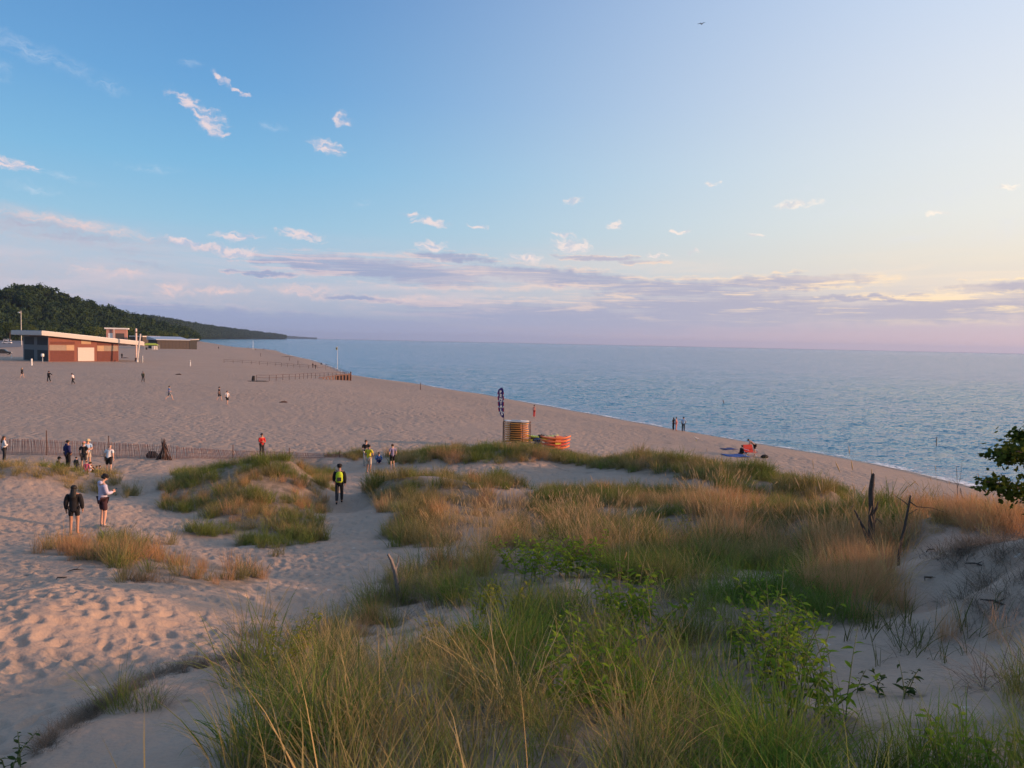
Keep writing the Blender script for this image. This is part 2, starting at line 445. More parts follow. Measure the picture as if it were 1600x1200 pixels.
def sand_material():
    m = bpy.data.materials.new('sand'); m.use_nodes = True
    t = NT(m.node_tree); L = m.node_tree.links.new
    bs = m.node_tree.nodes['Principled BSDF']
    geo = t.n('ShaderNodeNewGeometry'); pos = geo.outputs['Position']
    at = lambda n: t.n('ShaderNodeAttribute', attribute_name=n).outputs['Fac']
    shore = at('shore'); litter = at('litter')
    n_big = t.noise(pos, 0.09, 4, 0.55)
    n_mid = t.noise(pos, 1.1, 4, 0.6)
    n_fine = t.noise(pos, 60.0, 1, 0.6)
    c = t.mix(n_big, (0.325, 0.232, 0.172), (0.415, 0.302, 0.228))
    c = t.mix(t.m('MULTIPLY', t.mr(n_mid, 0.35, 0.75), 0.35), c, (0.455, 0.340, 0.258))
    c = t.mix(t.m('MULTIPLY', t.mr(n_fine, 0.3, 0.75), 0.22), c, (0.19, 0.155, 0.13))
    # pale and dark bits of shell, pebble and driftwood
    vo = t.n('ShaderNodeTexVoronoi', feature='F1'); t.set(vo.inputs['Vector'], pos); vo.inputs['Scale'].default_value = 2.6
    pick = t.n('ShaderNodeSeparateColor'); L(vo.outputs['Color'], pick.inputs[0])
    bit = t.m('MULTIPLY', t.mr(vo.outputs['Distance'], 0.17, 0.08), t.mr(pick.outputs[0], 0.80, 0.84))
    c = t.mix(t.m('MULTIPLY', bit, 0.55), c, t.mix(t.m('GREATER_THAN', pick.outputs[1], 0.55), (0.09, 0.075, 0.06), (0.62, 0.56, 0.5)))
    # wrack lines and pebbles near the water
    peb = t.noise(pos, 6.5, 4, 0.7)
    near = t.mr(shore, 26.0, 6.0)
    c = t.mix(t.m('MULTIPLY', near, t.mr(peb, 0.42, 0.66, 0.0, 0.5)), c, (0.16, 0.145, 0.13))
    wr = t.noise(t.comb(t.m('MULTIPLY', shore, 0.16), n_big, 0.0), 5.0, 4, 0.6)
    c = t.mix(t.m('MULTIPLY', t.m('MULTIPLY', t.mr(wr, 0.58, 0.68), t.mr(n_mid, 0.4, 0.6)), t.m('MULTIPLY', t.mr(shore, 60.0, 30.0), 0.38)), c, (0.10, 0.08, 0.065))
    # wet strip
    pz = t.n('ShaderNodeSeparateXYZ'); L(pos, pz.inputs[0])
    wet = t.mr(t.m('ADD', pz.outputs[2], t.m('MULTIPLY', t.m('SUBTRACT', n_mid, 0.5), 0.22)), 0.30, 0.12)
    c = t.mix(t.m('MULTIPLY', wet, 0.75), c, (0.105, 0.09, 0.082))
    # grass litter on the dunes
    lit = t.m('MULTIPLY', litter, t.mr(t.noise(pos, 3.2, 5, 0.65), 0.25, 0.6, 0.45, 1.0))
    fib = t.noise(t.vm('MULTIPLY', pos, (22.0, 60.0, 22.0)), 1.0, 3, 0.7, 2.5)
    c = t.mix(t.m('MULTIPLY', lit, 0.82), c, t.mix(fib, (0.055, 0.045, 0.032), (0.21, 0.165, 0.105)))
    L(c, bs.inputs['Base Color'])
    L(t.mr(wet, 0.0, 1.0, 0.92, 0.45), bs.inputs['Roughness'])
    bs.inputs['Specular IOR Level'].default_value = 0.15
    # relief: trampled hollows far off, ripples and grains close by
    v2 = t.n('ShaderNodeTexVoronoi', feature='SMOOTH_F1'); t.set(v2.inputs['Vector'], t.vm('ADD', pos, t.vm('SCALE', t.n('ShaderNodeTexNoise', {'Vector': pos, 'Scale': 1.5}).outputs['Color'], scale=0.7)))
    v2.inputs['Scale'].default_value = 1.9
    tram = t.m('MULTIPLY', t.mr(v2.outputs['Distance'], 0.0, 0.6, 0.0, 1.0), t.m('MULTIPLY', t.m('MULTIPLY', at('far'), t.mr(t.noise(pos, 0.11, 3, 0.6), 0.32, 0.68, 0.25, 1.25)), t.mr(shore, 3.0, 14.0, 0.15, 1.0)))
    b1 = t.n('ShaderNodeBump'); b1.inputs['Distance'].default_value = 0.13; b1.inputs['Strength'].default_value = 0.55
    L(tram, b1.inputs['Height'])
    b3 = t.n('ShaderNodeBump'); b3.inputs['Distance'].default_value = 0.05; b3.inputs['Strength'].default_value = 0.7
    L(t.noise(pos, 7.0, 2, 0.6), b3.inputs['Height']); L(b1.outputs[0], b3.inputs['Normal'])
    b2 = t.n('ShaderNodeBump'); b2.inputs['Distance'].default_value = 0.006; b2.inputs['Strength'].default_value = 0.6
    L(n_fine, b2.inputs['Height']); L(b3.outputs[0], b2.inputs['Normal'])
    L(b2.outputs[0], bs.inputs['Normal'])
    return m

def water_material():
    m = bpy.data.materials.new('lake_water'); m.use_nodes = True
    t = NT(m.node_tree); L = m.node_tree.links.new
    bs = m.node_tree.nodes['Principled BSDF']
    pos = t.n('ShaderNodeNewGeometry').outputs['Position']
    mp = t.n('ShaderNodeMapping'); t.set(mp.inputs['Vector'], pos); mp.inputs['Rotation'].default_value = (0, 0, R(-12))
    q = mp.outputs[0]
    c = t.mix(t.noise(pos, 0.012, 4, 0.6), (0.012, 0.150, 0.235), (0.026, 0.185, 0.275))
    L(c, bs.inputs['Base Color'])
    bs.inputs['Roughness'].default_value = 0.10
    bs.inputs['IOR'].default_value = 1.33
    # facet slopes of the chop taken straight from noise, so far water keeps its roughness
    def slope(sx, sy, amp, det, dist=0.3):
        nd = t.n('ShaderNodeTexNoise')
        t.set(nd.inputs['Vector'], t.vm('MULTIPLY', q, (sx, sy, sx)))
        nd.inputs['Scale'].default_value = 1.0; nd.inputs['Detail'].default_value = det; nd.inputs['Roughness'].default_value = 0.6; nd.inputs['Distortion'].default_value = dist
        return t.vm('MULTIPLY', t.vm('SUBTRACT', nd.outputs['Color'], (0.5, 0.5, 0.5)), (amp * 0.8, amp * 1.25, 0.0))
    gust = t.mr(t.noise(t.vm('MULTIPLY', q, (0.010, 0.028, 0.01)), 1.0, 3, 0.6), 0.3, 0.7, 0.7, 1.2)
    sl_ = t.vm('ADD', slope(0.10, 0.30, 0.30, 2), t.vm('ADD', t.vm('SCALE', slope(0.45, 1.5, 1.35, 3, 0.6), scale=gust), slope(2.4, 6.0, 1.4, 1)))
    nrm = t.vm('NORMALIZE', t.vm('ADD', t.n('ShaderNodeNewGeometry').outputs['Normal'], sl_))
    L(nrm, bs.inputs['Normal'])
    return m

# ---------------------------------------------------------------- shoreline and ground height
_sh_px = [(1545, 763), (1450, 740), (1300, 711), (1180, 692), (1067, 672), (940, 649), (850, 633), (760, 617), (660, 601), (600, 593), (548, 586), (530, 578),
          (508, 569), (490, 563), (462, 557), (440, 551.5), (432, 547.5), (405, 545.5), (380, 543.8), (355, 540.5), (330, 536)]
SHORE = [on_plane(px, py, 0.0)[:2] for px, py in _sh_px]
d0 = SHORE[0] - SHORE[1]; d0 = d0 / np.linalg.norm(d0)
SHORE = [SHORE[0] + np.array([0.95, -0.3]) * 4000, SHORE[0] + np.array([0.75, -0.66]) * 60] + SHORE
def polar(px, rng):
    d = ray(px, 540); a = math.atan2(d[0], d[1]); return np.array([math.sin(a), math.cos(a)]) * rng
SHORE += [polar(314, 1500), polar(300, 2100), polar(312, 2900), polar(350, 3600), polar(400, 4300), polar(440, 5000), polar(300, 6500), polar(250, 12000)]
SHORE = np.array(SHORE)
def shore_dist(x, y):
    """signed distance to the waterline, inland positive"""
    best = np.full(np.shape(x), 1e9); sign = np.ones(np.shape(x))
    for a, b in zip(SHORE[:-1], SHORE[1:]):
        ab = b - a; l2 = ab @ ab
        tt = np.clip(((x - a[0]) * ab[0] + (y - a[1]) * ab[1]) / l2, 0, 1)
        dx = x - (a[0] + tt * ab[0]); dy = y - (a[1] + tt * ab[1])
        d = np.hypot(dx, dy)
        s = np.where(ab[0] * (y - a[1]) - ab[1] * (x - a[0]) < 0, 1.0, -1.0)
        s = s * -1.0 if False else s
        k = d < best - 1e-9
        best = np.where(k, d, best); sign = np.where(k, s, sign)
    return best * sign * SHORE_SIGN
SHORE_SIGN = 1.0
if shore_dist(np.array([0.0]), np.array([20.0]))[0] < 0: SHORE_SIGN = -1.0

def beach_z(x, y, s):
    s = s + 1.1 * fbm(x * 0.06, y * 0.06, 3, 5)
    z = np.interp(s, [-400, -60, -8, 0, 3, 9, 30, 60, 100, 150, 300, 600, 2000], [-6, -2.0, -0.5, -0.02, 0.35, 0.95, 1.75, 2.15, 2.4, 2.9, 3.4, 7.5, 9.0])
    z = z + 0.6 * sstep(np.hypot(x, y), 70, 130) * sstep(s, 20, 60)
    return z + 0.10 * fbm(x * 0.05, y * 0.05, 3, 9) * sstep(s, 4, 20)

_CP = [  # (px, py, range) of visible bare ground
 (20, 1180, 6.9), (200, 1065, 9.0), (100, 1000, 10.4), (300, 985, 11.0), (30, 965, 11.0), (150, 925, 12.6), (350, 935, 13.0), (450, 955, 13.4), (90, 1080, 8.6),
 (560, 900, 16.8), (480, 870, 20.0), (520, 830, 25.5), (540, 800, 32), (530, 785, 36), (575, 740, 45), (615, 738, 45.5), (300, 800, 29.5), (162, 822, 26.6), (117, 835, 25.6),
 (60, 868, 17.8), (180, 868, 17.8), (250, 882, 17.0), (380, 915, 14.8), (420, 900, 17.0), (50, 785, 31), (50, 727, 40), (150, 760, 38), (150, 745, 45), (220, 740, 45), (0, 800, 29),
 (350, 852, 23.5), (400, 725, 36), (340, 731, 36), (460, 725, 36), (400, 755, 32.2), (400, 785, 29.5), (300, 765, 33), (490, 765, 33), (240, 775, 36.5), (525, 760, 39.5), (450, 850, 22.8),
 (650, 742, 33), (720, 757, 31), (600, 750, 33), (640, 858, 20.5), (570, 830, 24.5), (650, 800, 26), (760, 795, 28.5), (790, 840, 22.5), (780, 770, 36.5), (700, 738, 44), (900, 735, 45), (800, 752, 40),
 (700, 706, 49), (850, 705, 49), (1000, 714, 45), (1100, 727, 41), (1200, 747, 37), (1310, 773, 32.5), (620, 722, 48),
 (900, 745, 41.5), (1050, 762, 35.5), (1150, 787, 30), (1220, 800, 27.5),
 (900, 785, 28), (1000, 785, 28), (1100, 800, 26), (1000, 845, 20.3), (1300, 815, 25), (1250, 840, 21), (850, 855, 18.5), (1150, 885, 16), (1250, 875, 17),
 (870, 905, 13.3), (700, 900, 15.2), (760, 935, 12.6), (660, 925, 14), (640, 1000, 10), (560, 1015, 9.3), (760, 1060, 7.3), (900, 1010, 8.8), (1000, 960, 10.6), (1100, 1000, 9.2),
 (1100, 1100, 6.9), (900, 1160, 5.0), (700, 1190, 4.6), (500, 1160, 5.3), (450, 1060, 7.8),
 (110, 1125, 6.4), (200, 1070, 7.4), (330, 1037, 8.5), (400, 1025, 9.2), (250, 1125, 6.2), (150, 1185, 5.5), (350, 1130, 5.8),
 (1360, 885, 15), (1450, 852, 15.3), (1450, 812, 17.5), (1390, 830, 18), (1550, 848, 13.2), (1590, 885, 10.6), (1500, 942, 11.2), (1400, 962, 10.6), (1480, 1012, 9.0), (1350, 1035, 8.6),
 (1580, 1062, 7.4), (1450, 1105, 6.6), (1550, 1185, 5.1), (1300, 1185, 5.1), (1550, 812, 18.5), (1440, 800, 22.5), (1610, 842, 11.9)]
_pts = [at_range(a, b, c) for a, b, c in _CP]
_pts += [np.array(p, float) for p in [(0, 0, 8.8), (1.5, 2.2, 8.45), (-1.5, 2.2, 8.4), (-3, 0, 8.7), (3, 0, 8.7), (0, -4, 9.2), (-6, -3, 8.8), (-7, 3, 7.3), (-12, 5, 6.6), (-16, 8, 6.0),
                                      (6, 0, 8.6), (9.5, -1, 8.5), (10, 3, 7.9), (9.8, 6.3, 7.3), (14, 2, 7.6), (14, 7, 6.6), (20, 8, 4.8), (26, 0, 4.5), (20, -10, 7), (0, -15, 9.5), (-20, -10, 8),
                                      (-28, 12, 5.2), (-30, 25, 3.6), (12, 12, 6.6), (16, 15, 5.5), (20, 18, 3.0), (24, 14, 3.0)]]
def _beach_pt(az, rng):
    x, y = math.sin(R(az)) * rng, math.cos(R(az)) * rng
    s = float(shore_dist(np.array([x]), np.array([y]))[0])
    return np.array([x, y, float(beach_z(np.array([x]), np.array([y]), np.array([s]))[0])])
for _az in range(-66, 7, 8):
    _pts += [_beach_pt(_az, 58), _beach_pt(_az, 75)]
for _az, _b in ((8, 51), (13, 48), (18, 43), (22, 38), (26, 30), (30, 26), (35, 24)):
    _pts += [_beach_pt(_az, _b), _beach_pt(_az, _b * 1.15), _beach_pt(_az, 70)]
_pts += [_beach_pt(-15, 47.5), _beach_pt(-22, 48), _beach_pt(-28, 48), _beach_pt(-10, 49.5)]
_pts = np.array(_pts)
def _uv(x, y):
    r = np.hypot(x, y); return np.stack([np.arctan2(x, y) * 1.0 * np.clip(r / 2.0, 0, 1), np.log(np.maximum(r, 1.0))], -1)
_U = _uv(_pts[:, 0], _pts[:, 1])
def _kern(A, B_):
    d2 = ((A[:, None, :] - B_[None]) ** 2).sum(-1)
    return np.sqrt(d2 + 0.0009)
_K = _kern(_U, _U) - 0.0015 * np.eye(len(_U))
_A = np.block([[_K, np.ones((len(_U), 1))], [np.ones((1, len(_U))), np.zeros((1, 1))]])
_W = np.linalg.solve(_A, np.concatenate([_pts[:, 2], [0]]))
def rbf_z(x, y):
    sh = np.shape(x); x = np.ravel(x); y = np.ravel(y)
    out = np.empty(len(x))
    for i in range(0, len(x), 20000):
        out[i:i + 20000] = _kern(_uv(x[i:i + 20000], y[i:i + 20000]), _U) @ _W[:-1] + _W[-1]
    return out.reshape(sh)
_bl_az = [-180, -20, 6, 10, 16, 20, 25, 30, 36, 60, 180]
_bl_r = [56, 56, 55, 52, 49, 44, 36, 30, 27, 30, 30]
def ground_base(x, y):
    x = np.asarray(x, float); y = np.asarray(y, float)
    r = np.hypot(x, y); az = np.degrees(np.arctan2(x, y))
    s = shore_dist(x, y)
    zb = beach_z(x, y, s)
    lim = np.interp(az, _bl_az, _bl_r)
    w = sstep(r, lim, lim * 1.22)
    w = np.where(y < -5, sstep(r, 40, 120), w)
    zr = np.where(w < 1, 0, 0).astype(float)
    k = w < 1
    if k.any():
        zr[k] = rbf_z(x[k], y[k])
    und = 0.16 * fbm(x * 0.35, y * 0.35, 3, 21) + 0.022 * fbm(x * 1.6, y * 1.6, 3, 33)
    return zr * (1 - w) + zb * w + und * (1 - w), s, w

# trampled footprints as a height raster over the near sand
FX0, FY0, FRES = -26.0, 4.0, 0.035
FNX, FNY = int(42 / FRES), int(48 / FRES)
FOOT = np.zeros((FNY, FNX), np.float32)
def stamp_feet():
    rg = np.random.default_rng(3)
    n = 30000
    xs = rg.uniform(FX0 + 1, FX0 + 41, n); ys = FY0 + 1 + 46 * rg.uniform(0, 1, n) ** 1.15
    for x, y in zip(xs, ys):
        a = rg.normal(-0.35, 0.9); L_ = rg.uniform(0.085, 0.145); w_ = rg.uniform(0.05, 0.08); dep = rg.uniform(0.018, 0.042)
        cx = int((x - FX0) / FRES); cy = int((y - FY0) / FRES); q = 11
        if cx < q or cy < q or cx >= FNX - q or cy >= FNY - q: continue
        gy, gx = np.mgrid[-q:q + 1, -q:q + 1] * FRES
        u_ = gx * math.cos(a) + gy * math.sin(a); v_ = -gx * math.sin(a) + gy * math.cos(a)
        rr = (u_ / w_) ** 2 + (v_ / L_) ** 2
        sub = FOOT[cy - q:cy + q + 1, cx - q:cx + q + 1]
        pit = -dep * 1.5 * np.exp(-rr ** 1.3); rim = dep * 0.55 * np.exp(-(np.sqrt(rr) - 1.5) ** 2 * 6.0)
        near = np.clip(1.6 - rr, 0, 1)          # a new step wipes out what it lands on
        sub[...] = sub * (1 - near) + pit + rim * (1 - near) * 0.8
stamp_feet()
def foot_z(x, y):
    fx = np.clip((x - FX0) / FRES, 0, FNX - 1.01); fy = np.clip((y - FY0) / FRES, 0, FNY - 1.01)
    ix = fx.astype(int); iy = fy.astype(int); tx = fx - ix; ty = fy - iy
    h = (FOOT[iy, ix] * (1 - tx) + FOOT[iy, ix + 1] * tx) * (1 - ty) + (FOOT[iy + 1, ix] * (1 - tx) + FOOT[iy + 1, ix + 1] * tx) * ty
    return np.clip(h, -0.12, 0.08)

# regions (outlines of ground patches; world positions come from the ground they fall on)
def inpoly(px, py, poly):
    ins = np.zeros(np.shape(px), bool); n = len(poly)
    for i in range(n):
        x1, y1 = poly[i]; x2, y2 = poly[(i + 1) % n]
        c = ((y1 > py) != (y2 > py)) & (px < (x2 - x1) * (py - y1) / ((y2 - y1) if y2 != y1 else 1e-9) + x1)
        ins ^= c
    return ins
def ground_patch(poly_px):
    """pixel outline -> ground outline (x, y)"""
    out = []
    for a, b in poly_px:
        p = hit(a, b); out.append((p[0], p[1]))
    return out
def hit(px, py, lift=0.0, rmin=1.5):
    """first ground point along the view ray"""
    d = ray(px, py); hd = math.hypot(d[0], d[1])
    rs = np.geomspace(rmin, 9000, 420)
    for it in range(2):
        P = CAM[None] + d[None] * (rs / hd)[:, None]
        z, _, _ = ground_base(P[:, 0], P[:, 1])
        z = np.maximum(z, 0.0) + lift
        k = np.nonzero(P[:, 2] < z)[0]
        if len(k) == 0: return P[-1]
        i = max(1, k[0])
        if it == 0: rs = np.linspace(rs[i - 1], rs[i], 14)
    a = P[i - 1, 2] - z[i - 1]; b = P[i, 2] - z[i]
    t_ = a / (a - b) if a != b else 0
    return P[i - 1] + (P[i] - P[i - 1]) * t_
def gz(x, y):
    return float(np.ravel(ground_base(np.array([x]), np.array([y]))[0])[0])
# ---------------------------------------------------------------- where the grass grows
STALK_POLY = {
 'right_bank': [(1480, 856), (1560, 838), (1700, 820), (1700, 960), (1560, 965), (1500, 930)],
 'near_straw': [(470, 1090), (560, 1030), (700, 1010), (820, 1070), (880, 1210), (900, 2600), (660, 2600), (430, 1210)],
 'stalk_band': [(690, 850), (780, 790), (860, 775), (940, 810), (960, 880), (860, 900), (740, 890)],
 'plume_band': [(1085, 800), (1160, 790), (1190, 860), (1110, 875)],
 'plume_right': [(1265, 850), (1330, 835), (1350, 900), (1290, 930)],
 'bloom_left': [(90, 846), (250, 850), (300, 885), (200, 880)]}
G_POLY = {
 'left_hummock': [(262, 750), (300, 728), (340, 714), (500, 712), (524, 742), (516, 785), (480, 830), (460, 850), (400, 852), (330, 838), (292, 834), (300, 800), (250, 795), (270, 775)],
 'centre_hummock': [(560, 758), (600, 742), (735, 748), (766, 785), (758, 805), (724, 850), (690, 858), (590, 845), (568, 830), (600, 810), (576, 790)],
 'ridge': [(610, 708), (640, 700), (900, 698), (1000, 704), (1120, 716), (1250, 738), (1335, 772), (1325, 786), (1240, 782), (1170, 774), (1080, 750), (1010, 741), (950, 735), (860, 722), (760, 722), (690, 724), (615, 724)],
 'mid_dune': [(780, 800), (850, 765), (960, 757), (1070, 765), (1130, 785), (1165, 815), (1200, 775), (1340, 780), (1430, 795), (1425, 845), (1330, 885), (1270, 870), (1180, 892), (1000, 890), (900, 880), (800, 862)],
 'behind_gap': [(740, 748), (820, 750), (830, 762), (740, 762)],
 'near_centre': [(700, 905), (740, 860), (800, 850), (900, 838), (1300, 880), (1330, 960), (1290, 990), (1265, 1080), (1310, 1140), (1330, 2600), (640, 2600), (400, 1210), (425, 1110), (440, 1065), (505, 1045), (600, 1040), (690, 1000), (720, 950)],
 'near_right': [(1300, 1120), (1420, 1120), (1600, 1075), (2000, 1060), (2000, 2600), (1290, 2600)],
 'right_sand': [(1330, 985), (1420, 960), (1600, 935), (1700, 1090), (1440, 1120), (1310, 1110)],
 'right_crest': [(1428, 782), (1500, 772), (1700, 765), (1700, 835), (1600, 838), (1490, 834), (1440, 815)],
 'dead_tree_foot': [(1270, 865), (1420, 905), (1425, 960), (1290, 975)],
 'left_crest': [(88, 846), (150, 838), (262, 852), (300, 885), (410, 905), (420, 930), (360, 915), (290, 905), (240, 900), (180, 880), (88, 868)],
 'left_back': [(-80, 706), (60, 712), (120, 735), (200, 755), (216, 776), (150, 775), (80, 752), (-80, 748)],
 'fence_end': [(505, 704), (600, 702), (598, 716), (560, 718), (505, 714)],
 'sprig_mound': [(628, 905), (680, 878), (722, 895), (715, 935), (650, 950), (610, 945)],
 'near_left_edge': [(400, 1030), (470, 970), (510, 1010), (470, 1060), (410, 1060)],
 'snag_foot': [(545, 985), (610, 960), (640, 972), (560, 1005)],
}
GAPS = [  # bare sand inside the patches: (px, py, half width, half height)
 (985, 797, 62, 8), (640, 1005, 55, 32), (905, 912, 26, 14), (1040, 868, 70, 9), (380, 840, 30, 9), (690, 990, 40, 20), (300, 815, 20, 14), (1175, 905, 60, 10), (1240, 893, 50, 9),
 (900, 712, 40, 3), (1010, 868, 80, 6), (820, 1130, 0, 0)]
THIN = [(1250, 1130, 60, 60), (1195, 1055, 50, 50), (1000, 1005, 55, 40), (820, 892, 60, 35), (905, 905, 60, 35), (1105, 1085, 85, 75), (1230, 1060, 75, 110), (445, 1030, 45, 50), (850, 905, 85, 40), (960, 960, 75, 55), (890, 1065, 65, 55), (1060, 825, 45, 22), (1390, 1090, 60, 40), (1210, 985, 55, 40), (770, 960, 45, 40)]
def warp(x, y, px, py):
    """ragged patch outlines: shift by about half a metre of ground noise"""
    k = F_PX / np.maximum(np.hypot(x, y), 3.0)
    return px + k * 1.3 * fbm(x * 0.9, y * 0.9, 3, 401), py + k * 0.22 * fbm(x * 0.9 + 40, y * 0.9, 3, 402)
def cover(x, y, z):
    """0..1 how grassy the ground is at these points, and the patch index"""
    px, py, dep = project(np.stack([x, y, z], -1))
    front = dep > 0.5
    px, py = warp(x, y, px, py)
    c = np.zeros(np.shape(x))
    for nme, pl in G_POLY.items():
        c = np.where(front & inpoly(px, py, pl), {'right_sand': 0.12, 'near_right': 0.75, 'left_back': 0.55, 'left_crest': 0.7}.get(nme, 1.0), c)
    for gx, gy, hw, hh in GAPS:
        if hw == 0: continue
        q = ((px - gx) / hw) ** 2 + ((py - gy) / hh) ** 2
        c = np.where(front & (q < 1.0), c * 0.08, c)
    return c

def build_ground():
    azf = np.radians(np.linspace(-41, 41, 640))
    azs = np.concatenate([np.radians(np.linspace(-180, -43, 46)), azf, np.radians(np.linspace(43, 180, 46))])
    rs = [0.35]
    while rs[-1] < 6500:
        r = rs[-1]
        rs.append(r + (max(0.035, r * (0.0046 if 7 < r < 34 else 0.0065)) if r < 70 else r * 0.012 if r < 320 else r * 0.035))
    rs = np.array(rs)
    A, Rr = np.meshgrid(azs, rs)
    x = np.sin(A) * Rr; y = np.cos(A) * Rr
    z, s, w = ground_base(x, y)
    cv = cover(x.ravel(), y.ravel(), z.ravel()).reshape(x.shape)
    # feather the litter mask a little with a box blur over the grid
    cb = cv.copy()
    for _ in range(3):
        cb[1:-1] = (cb[:-2] + cb[1:-1] + cb[2:]) / 3
        cb[:, 1:-1] = (cb[:, :-2] + cb[:, 1:-1] + cb[:, 2:]) / 3
    px, py, dep = project(np.stack([x, y, z], -1))
    # footprints: walked sand only
    mound = (inpoly(px, py, [(60, 1190), (110, 1132), (200, 1080), (330, 1040), (420, 1030), (430, 1260), (60, 1260)]) |
             inpoly(px, py, [(1300, 860), (1640, 800), (1640, 1300), (1280, 1300)])) & (dep > 0)
    walked = (1 - np.clip(cb * 1.3, 0, 1)) * (1 - sstep(Rr, 38, 50)) * sstep(Rr, 4.5, 7) * np.where(mound, 0.10, 1.0)
    z = z + foot_z(x, y) * walked * np.interp(Rr, [5, 9, 20, 40], [0.9, 0.85, 0.9, 1.1])
    z = z + 0.016 * fbm(x * 3.3, y * 3.3, 3, 51) * (1 - sstep(Rr, 40, 60)) + cb * 0.05 * fbm(x * 2.2, y * 2.2, 2, 52) * (1 - w)
    z = z + 0.055 * fbm(x * 1.1, y * 1.1, 3, 53) * sstep(Rr, 40, 60) * (1 - sstep(Rr, 150, 260)) * sstep(s, 2, 12)
    nr, na = x.shape
    V = np.stack([x, y, z], -1).reshape(-1, 3)
    i = np.arange(nr * na).reshape(nr, na)
    a = i[:-1, :-1]; b = i[:-1, 1:]; c = i[1:, 1:]; d = i[1:, :-1]
    quads = np.stack([a, b, c, d], -1).reshape(-1, 4)[:, ::-1]
    # drop what lies deep under the lake
    deep = (V[:, 2] < -3.0)
    quads = quads[~deep[quads].all(1)]
    me = np_mesh('sand_ground', V, quads, None, True)
    for nm, arr in (('shore', s), ('litter', cb * sstep(60 - Rr, 0, 10)), ('far', sstep(Rr, 26, 46))):
        at_ = me.attributes.new(nm, 'FLOAT', 'POINT')
        at_.data.foreach_set('value', np.clip(arr, -500, 5000).astype(np.float32).ravel())
    o = link_mesh('sand_ground', me, sand_material())
    tag(o, 'trampled pale beach sand and dunes', None, None, 'structure')
    return o
build_ground()

def build_water():
    # one sheet, polar about the beach so the near water has vertices for the swell
    azs = np.radians(np.concatenate([np.linspace(-40, -24, 30)[:-1], np.linspace(-24, 38, 400), np.linspace(38, 70, 24)[1:]]))
    rs = np.concatenate([np.geomspace(40, 420, 460), np.geomspace(430, 13500, 80)])
    A, Rr = np.meshgrid(azs, rs)
    x = np.sin(A) * Rr; y = np.cos(A) * Rr
    s = shore_dist(x, y)
    off = -s
    amp = np.clip(off / 14, 0, 1) * (1 - sstep(Rr, 240, 400))
    z = 0 * x
    rgw = np.random.default_rng(4)
    for k in range(16):
        lam = rgw.uniform(1.9, 6.5); th = R(28) + rgw.normal(0, .42); ph = rgw.uniform(0, 6.28)
        kx, ky = math.cos(th) * 6.283 / lam, math.sin(th) * 6.283 / lam
        a_ = 0.0042 * lam * rgw.uniform(.6, 1.3)
        wv = np.sin(kx * x + ky * y + ph + 2.2 * fbm(x * 0.05 + k, y * 0.05, 2, 700 + k))
        z = z + a_ * (1 - 2 * np.abs(wv) ** 1.3 * .5 + wv * .4) * (1 - sstep(Rr * 0.011, lam * .5, lam * 1.0))
    z = (z - z.mean()) * amp * (0.55 + 0.9 * vnoise(x * 0.03, y * 0.03, 73))
    # two small breakers close to the sand
    br = np.exp(-((off - 5.0 - 2.2 * fbm(x * 0.05, y * 0.05, 3, 74)) / 0.9) ** 2) * sstep(vnoise(x * 0.045, y * 0.045, 75), 0.35, 0.7)
    z = z + 0.20 * br
    V = np.stack([x, y, z], -1).reshape(-1, 3)
    nr, na = x.shape
    i = np.arange(nr * na).reshape(nr, na)
    q = np.stack([i[:-1, :-1], i[:-1, 1:], i[1:, 1:], i[1:, :-1]], -1).reshape(-1, 4)[:, ::-1]
    keep = (s.ravel() < 6)[q].any(1)
    q = q[keep]
    me = np_mesh('lake', V, q, None, True)
    o = link_mesh('lake', me, water_material())
    tag(o, 'choppy blue lake reaching the horizon', None, None, 'structure')
build_water()

